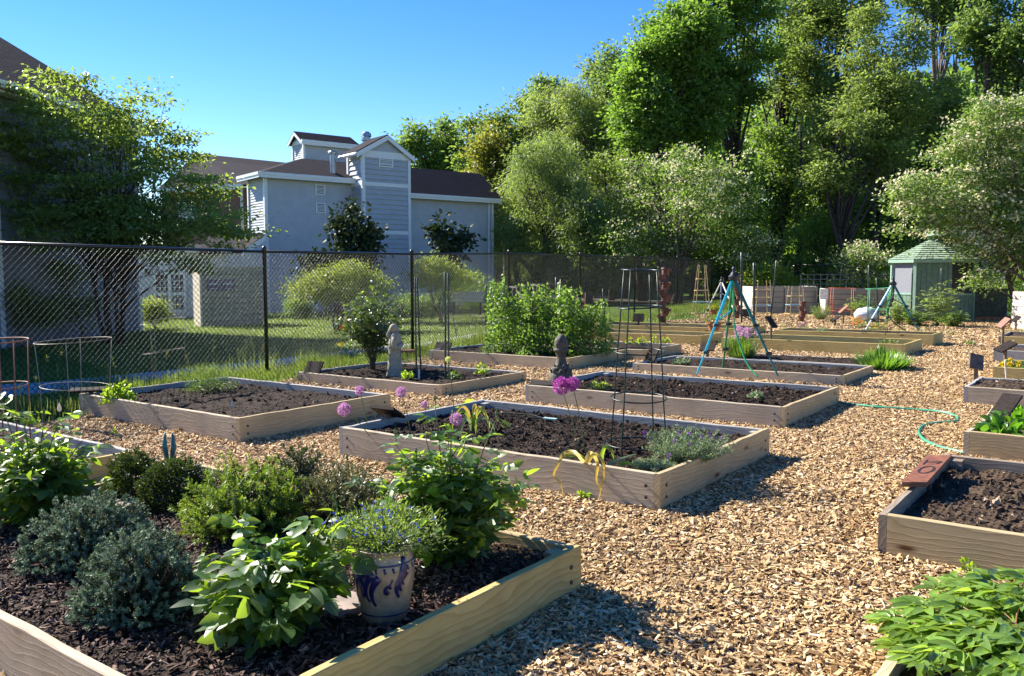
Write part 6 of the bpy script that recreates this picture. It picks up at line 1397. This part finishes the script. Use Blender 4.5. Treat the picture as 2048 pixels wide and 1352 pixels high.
lavender('low silvery lavender tuft spilling beside the front board', BPX('B', 1310, 945), .16, .10, 80, heads=1)
q = BPX('A', 418, 782); mound('grey green feathery bush at the back of the fence-side bed', q, .27, .25, .25, 2600, .032, leafmat('rue_leaves', (.07, .12, .04), trans=.3), 'herb_bush', 'plant', LEAFN, irr=.5)
q = BPX('A', 236, 806); mound('bright green leafy herb at the left corner of the fence-side bed', q, .16, .15, .2, 420, .045, L_ROSEN, 'herb_plant', 'plant', OVAL)
t = thing('plant_label', 'small white plant tag standing in the fence-side bed', 'plant tag', BPX('A', 464, 818)); mb = MB(); mb.box((0, 0, .04), (.02, .003, .09)); obj('tag', mb, simple('white_tag', (.7, .68, .6), .6), t, local=True)
t = thing('plant_label', 'white plant tag between the paired stakes and the seedlings', 'plant tag', BPX('C', 838, 757)); mb = MB(); mb.box((0, 0, .06), (.025, .003, .13)); obj('tag', mb, simple('white_tag', (.6, .6, .6), .6), t, local=True)
# rose in the monk statue bed
q = BPX('C', 745, 738); rose('dense dark rose bush beside the monk statue', q, .47, 1.28, 36, 12, .046, 'rose bushes', side=5, low=.34, stem=WOODY, young=.08, skew=(.0, 0), mat=leafmat('dark_rose_leaves', (.035, .075, .028), (.22, .36, .03), rough=.3, trans=.3, spec=.65)); 
mb = MB(); 
for px, py, m_ in ((685, 655, ORG), (682, 688, YEL)):
    c_ = P(px, py, q[1]-.1); t3 = thing('yellow_rose_leaves', 'orange tinted leaf cluster on the left side of the dark rose' if m_ is ORG else 'yellow leaf cluster low on the left side of the dark rose', 'leaf cluster', c_); mb = MB(); mb.inst(ROSELEAF, np.tile(A(0, 0, 0), (7, 1)), rdir(7), rdir(7, 1), .055); obj('leaves', mb, m_, t3, local=True)
for bk_, px, py, r_, h_, m_, lab in (('C', 815, 757, .09, .1, L_ROSEN, 'bright seedling between the statue and the paired stakes'), ('C', 908, 757, .09, .09, L_MID, 'pale seedling right of the tall paired stakes'), ('C', 965, 748, .10, .12, L_ROSEN, 'leafy seedling near the right corner of the statue bed'),
      ('D', 1200, 778, .13, .08, L_LIME, 'bright green herb in the finial bed'), ('D', 1512, 796, .07, .05, L_LAV, 'tiny grey seedling at the right of the finial bed'), ('E', 1365, 728, .15, .09, L_LAV, 'silvery tuft at the left of the tripod bed'),
      ('F', 975, 708, .18, .14, L_MID, 'seedlings at the left foot of the peas'), ('F', 1045, 712, .14, .09, L_PEA, 'low seedlings in front of the peas'), ('F', 925, 693, .2, .16, L_MID, 'soft green plants behind the left plaque of the pea bed'), ('T', 1775, 692, .22, .12, L_MID, 'small leafy clump at the right end of the empty yellow bed'), ('U', 1642, 664, .14, .1, L_LAV, 'pale variegated clump left of the orange marigolds')):
    mound(lab, BPX(bk_, px, py), r_, r_, h_, 120, .035, m_, 'seedling', 'seedling', OVAL, group='seedlings in the beds', inw=.9, stems=8)
for px, lab in ((1258, 'leftmost'), (1283, 'second'), (1308, 'third'), (1330, 'rightmost')): mound(lab+' coral flowered seedling in the row behind the peas', BPX('Q', px, 688), .1, .1, .13, 60, .04, L_ROSEN, 'flower_seedling', 'seedling', OVAL, group='coral flowered seedlings', flowers=(REDP, 5, .022, 5))
# peas: six plants along the bed
p0 = None
def pea(q, h, lab, seed=0):
    t = thing('pea_plant', lab, 'pea plant', q, 'climbing pea plants'); n = 2000; z = rng.random(n)**.85*h*1.06; a = rng.uniform(0, 2*pi, n); z = z*(.62+.5*vnoise(a*1.3+seed*3, a*0+seed, seed)); rr = .36*np.sqrt(rng.random(n))*(1-.35*z/h)*(.8+.4*vnoise(a*2+9, z*5, seed+5)); cl = vnoise(a*2, z*7, seed)
    ok = cl > .3; pos = np.stack([np.cos(a)*rr, np.sin(a)*rr*1.3, z], -1)[ok]; m_ = len(pos); mb = MB(); mb.inst(OVAL, pos, rdir(m_, -.1), rdir(m_, .5), .048*rng.uniform(.55, 1.3, m_)); obj('leaves', mb, L_PEA, t, local=True)
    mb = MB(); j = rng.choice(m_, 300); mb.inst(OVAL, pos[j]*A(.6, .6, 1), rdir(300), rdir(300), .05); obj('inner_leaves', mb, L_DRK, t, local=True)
    sm = MB()
    for i in range(16):
        a = rng.uniform(0, 2*pi); zz_ = np.linspace(0, h*rng.uniform(.8, 1.08), 8); w_ = .2*np.sin(zz_*rng.uniform(2, 5)+a)+.05; sm.tube(np.stack([np.cos(a)*w_, np.sin(a)*w_*1.2, zz_], -1), .0028, 4)
    obj('vines', sm, STEM, t, local=True); j = rng.choice(np.where(pos[:, 2] > h*.5)[0], 9); 
    for i in j: mb = MB(); mb.inst(LEAFR, np.repeat(pos[i:i+1]*A(1.08, 1.08, 1), 5, 0), rdir(5), rdir(5), .026); obj('flower', mb, WHT, t, local=True)
    return t
names = ['leftmost pea plant with white flowers, tallest at its edge', 'second pea plant from the left', 'third pea plant from the left, in the middle of the row', 'fourth pea plant from the left, by the dark stake', 'fifth pea plant from the left, by the orange stake', 'rightmost pea plant, drooping over the bed end']
for i, (px, yt) in enumerate(((1000, 566), (1045, 584), (1090, 582), (1130, 566), (1176, 590), (1207, 605))):
    q = BPX('F', px, 700-i*0); q = BP('F', 1.08+i*.35, .75+.25*(i % 2)); pea(q, ZH(yt, q[1])-q[2], names[i], i)
# chives, lilies, marigolds and so on
tuft('tall chive clump with many pale pink heads behind the tripod', G(1482, 722), .34, .42, 800, L_CHIV, 'chive_clump', w=.7, heads=(PINKP, 34, .028))
tuft('broad clump of strappy green lily leaves by the path', G(1765, 738), .58, .34, 620, leafmat('lily_leaves', (.07, .15, .03), trans=.35, rough=.35), 'lily_clump', w=2.3, spread=1.15)
mound('orange marigolds left of the far tripod foot', G(1717, 655, .1), .17, .17, .2, 220, .04, L_MID, 'marigold', 'flower', group='marigolds', flowers=(ORG, 14, .04, 7)); mound('yellow marigolds right of the far tripod foot', G(1752, 661, .1), .26, .2, .14, 260, .04, L_MID, 'marigold', 'flower', group='marigolds', flowers=(YEL, 20, .035, 7))
mound('small magenta flower clump behind the empty yellow bed', G(1604, 659, .12), .14, .14, .14, 120, .04, L_MID, 'pink_flower_clump', 'flower', flowers=(MAG, 9, .045, 6)); mound('yellow flowers in the yellow bed on the right', BPX('M', 2022, 742), .16, .16, .13, 200, .035, L_MID, 'yellow_flower_clump', 'flower', flowers=(YEL, 26, .038, 8))
lavender('grey green herb tuft at the gap between the planters', G(1641, 640), .36, .55, 140, 'herb_tuft', 1, L_GRY)
for px, py, r_, h_, lab, m_ in ((1876, 652, .52, 1.32, 'tall pale leaved shrub in front of the gazebo', L_GRY), (1795, 650, .4, .75, 'leafy shrub below the gazebo screen', L_GRY), (1722, 640, .42, .72, 'leafy plant left of the light blue tripod', L_MID), (1828, 652, .45, .4, 'low spreading plant beneath the gazebo stakes', L_MID), (1907, 655, .35, .45, 'low green plant right of the tall gazebo shrub', L_MID)):
    q = G(px, py); rose(lab, q, r_, h_, 16, 8, .075, 'leafy shrubs before the gazebo', name='leafy_shrub', side=4, mat=m_, young=.1, low=.1, cat='shrub', nl=5, T=([(0, 0, 0), (.35, .25, .03), (1, 0, -.08), (.35, -.25, .03)], [(0, 1, 2, 3)]))
for i, (px, py) in enumerate(((1560, 655), (1512, 648), (1800, 662), (1845, 664), (1430, 640), (1900, 670), (1660, 645))): mound('low weeds in the far chips, '+['by the empty bed plaque', 'beside the black pole', 'below the far tripod', 'under the gazebo stakes', 'behind the potted flowers', 'right of the gazebo path', 'before the right planter'][i], G(px, py), .22, .2, .12, 120, .04, L_MID, 'weed', 'weed', LEAFN, group='weeds in the far chips', inw=.8, stems=6)
# leafy vegetables on the right
for j in range(3):
    for i in range(7):
        q = BP('I', .25+i*.34, .28+j*.48); mound(['front', 'middle', 'back'][j]+' row leafy vegetable, number '+['one', 'two', 'three', 'four', 'five', 'six', 'seven'][i]+' from the path', q, .17, .17, .1, 46, .10, leafmat('lettuce', (.06, .15, .02), rough=.3) if (i, j) == (0, 0) else bpy.data.materials['lettuce'], 'leafy_vegetable', 'vegetable', OVAL, group='leafy vegetables', inw=.9, stems=4)
for px, py, r_, lab in ((2035, 672, .35, 'green plants at the foot of the pale planter'), (1940, 690, .1, 'tiny weed on the chips below the gazebo')): mound(lab, G(px, py), r_, r_, r_*.5, 200, .05, L_MID, 'weed', 'weed', LEAFN)
# peony in the lower right
t = None
def peony(q, r, h, n, lab):
    t = thing('peony_plant', lab, 'peony', q); sm = MB(); out = []
    for i in range(n):
        a = i*2.4; k = math.sqrt((i+.5)/n); tip = A(cos(a)*r*k, sin(a)*r*k, h*(1-.42*k*k)*rng.uniform(.85, 1.05)); sm.tube([(cos(a)*.03, sin(a)*.03, 0), tip*A(.5, .5, .65), tip], [.006, .005, .003], 5)
        for j in range(5):
            b_ = a+rng.normal()*.9+j*1.25; f = rng.uniform(.55, 1); s0 = tip*A(f, f, .55+.45*f); d = A(cos(b_), sin(b_), .25); e = s0+d*.085; sm.tube([s0, e], .0022, 4)
            for k_ in range(3):
                c_ = b_+(k_-1)*.85; d2 = A(cos(c_), sin(c_), .15); e2 = e+d2*.03; 
                for l_ in range(3): g_ = c_+(l_-1)*.6; out.append((e2, A(cos(g_), sin(g_), .12+rng.normal()*.15-.2*k*rng.random())))
    p_ = np.array([o_[0] for o_ in out]); d_ = np.array([o_[1] for o_ in out]); m_ = len(p_); mb = MB(); mb.inst(LANCE, p_, d_, A(0, 0, 1)+rng.normal(size=(m_, 3))*.3, .078*rng.uniform(.65, 1.3, m_)); obj('leaves', mb, L_PEO, t, smooth=True, local=True); obj('stems', sm, REDST, t, smooth=True, local=True)
peony(BPX('P', 2020, 1390), .30, .25, 40, 'glossy bright green peony filling the bottom right corner'); peony(BPX('P', 1930, 1350), .2, .19, 18, 'smaller peony at the left of the corner bed')
peony(BPX('P', 2075, 1310), .28, .26, 28, 'peony behind the corner one at the right edge')
# small weeds near the boards
for px, py, r_, lab in ((1163, 1003, .05, 'small green weed against the front board of the middle bed'), (372, 865, .05, 'sprig of green at the foot of the fence-side bed'), (1935, 1152, .05, 'thin weed in front of the number ten bed'), (228, 872, .04, 'grass sprig below the left corner of the fence-side bed')):
    mound(lab, G(px, py), r_, r_*.6, r_*1.6, 36, .028, L_ROSEN, 'weed', 'weed', OVAL, group='small weeds by the boards', stems=5)
# grass along the fence and on the lawn
d = FP[-1]-FP[0]; d = d/np.linalg.norm(d); nx = A(d[1], -d[0]); Lf = np.linalg.norm(FP[-1]-FP[0])
n = 60000; s_ = rng.random(n)**1.5*Lf; o_ = rng.normal(.35, .36, n); x = FP[0][0]+d[0]*s_+nx[0]*o_; y = FP[0][1]+d[1]*s_+nx[1]*o_
ok = (vnoise(x*2.2, y*2.2, 8) > .28) & ~in_bed(x, y) ; x, y = x[ok], y[ok]; m_ = len(x); hgt = (.10+.28*vnoise(x*1.1, y*1.1, 12)**1.5)*rng.uniform(.5, 1.4, m_)
a = rng.uniform(0, 2*pi, m_); mb = MB(); mb.inst(BLADE, np.stack([x, y, gz(x)], -1), np.stack([np.cos(a)*.4, np.sin(a)*.4, np.ones(m_)], -1), np.stack([np.cos(a), np.sin(a), np.full(m_, -.2)], -1), np.stack([hgt, np.full(m_, .22), hgt], -1)); tag(obj('rough_grass', mb, L_GRASS), 'long rough grass growing along the foot of the left fence', 'grass', kind='stuff')
n = 60; s_ = rng.random(n)**1.4*Lf*.45; o_ = rng.normal(.35, .25, n); x = FP[0][0]+d[0]*s_+nx[0]*o_; y = FP[0][1]+d[1]*s_+nx[1]*o_; mb = MB()
for i in range(n):
    h_ = rng.uniform(.4, .75); b_ = A(x[i], y[i], gz(x[i])); a = rng.uniform(0, 2*pi); tp = b_+A(cos(a)*.12, sin(a)*.12, h_); mb.tube([b_, (b_+tp)/2+A(0, 0, .06), tp], .0022, 3)
    k_ = 16; f = rng.uniform(.72, 1.0, k_)[:, None]; mb.inst(LEAFN, b_*(1-f)+tp*f+A(0, 0, .03), rdir(k_, .6), rdir(k_), .03)
tag(obj('seeding_grass', mb, SEED), 'tall seeding grass stems standing at the left fence', 'grass', kind='stuff')
n = 130000; y = 8+34*rng.random(n)**1.5; x = -y*rng.uniform(-.05, .68, n); side_ = (x-FP[0][0])*nx[0]+(y-FP[0][1])*nx[1]; ok = side_ < -.05
pa = np.array([(p_[0], p_[1]) for p_ in [G(*p_) for p_ in pts_path]]) if 'pts_path' in globals() else None
x, y = x[ok], y[ok]; m_ = len(x)
if pa is not None:
    mid_y = np.interp(-x, -pa[::-1, 0][::-1], pa[::-1, 1][::-1])
a = rng.uniform(0, 2*pi, m_); hgt = (.035+.0016*y)*rng.uniform(.6, 1.5, m_); pth = np.ones(m_, bool)
for (p0_, p1_, q0_, q1_) in PATHQ:
    c_ = np.array([p0_, q0_, q1_, p1_])[:, :2]; ins = np.ones(m_, bool); sg = None
    for i in range(4):
        e = c_[(i+1) % 4]-c_[i]; cr = e[0]*(y-c_[i][1])-e[1]*(x-c_[i][0]); ins &= cr > -.03 if sg is None else cr > -.03
    pth &= ~ins
x, y, a, hgt = x[pth], y[pth], a[pth], hgt[pth]; m_ = len(x)
mb = MB(); mb.inst(BLADE, np.stack([x, y, gz(x)], -1), np.stack([np.cos(a)*.6, np.sin(a)*.6, np.ones(m_)], -1), np.stack([np.cos(a), np.sin(a), np.full(m_, -.2)], -1), np.stack([hgt, .18+.008*y, hgt], -1)); tag(obj('lawn_grass', mb, L_GRASS), 'mown green lawn grass beyond the fence', 'grass', kind='stuff')
# ================================================================ camera, light
sc = bpy.context.scene
cam = bpy.data.cameras.new('camera'); co = bpy.data.objects.new('camera', cam); COL.objects.link(co)
co.location = (0, 0, CH); co.rotation_euler = (pi/2-PITCH, 0, 0)
cam.sensor_width = 36; cam.lens = F/2048*36; cam.clip_end = 3000; cam.clip_start = .05
sc.camera = co
w = bpy.data.worlds.new('World'); sc.world = w; w.use_nodes = True; nt = w.node_tree
SUN_AZ = radians(SAZ); SUN_EL = radians(SEL)
sky = nt.nodes.new('ShaderNodeTexSky'); sky.sky_type = 'NISHITA'; sky.sun_disc = False
sky.sun_elevation = SUN_EL; sky.sun_rotation = SUN_AZ
sky.air_density = 1.0; sky.dust_density = 0.0; sky.ozone_density = 4.0
bg = nt.nodes['Background']; bg.inputs['Strength'].default_value = SKYS
hs = nt.nodes.new('ShaderNodeHueSaturation'); hs.inputs['Saturation'].default_value = 1.32; hs.inputs['Hue'].default_value = .515
nt.links.new(sky.outputs[0], hs.inputs['Color']); nt.links.new(hs.outputs[0], bg.inputs['Color'])
sl = bpy.data.lights.new('sun', 'SUN'); sl.energy = SUNS; sl.angle = radians(.53); sl.color = (1, .93, .82)
so = bpy.data.objects.new('sun', sl); COL.objects.link(so)
d = Vector((sin(SUN_AZ)*cos(SUN_EL), cos(SUN_AZ)*cos(SUN_EL), sin(SUN_EL)))
so.rotation_euler = d.to_track_quat('Z', 'Y').to_euler(); so.location = d*60
sc.view_settings.view_transform = 'Standard'; sc.view_settings.look = 'None'
sc.view_settings.exposure = EXPO; sc.view_settings.gamma = 1
sc.render.resolution_x = 1024; sc.render.resolution_y = 676
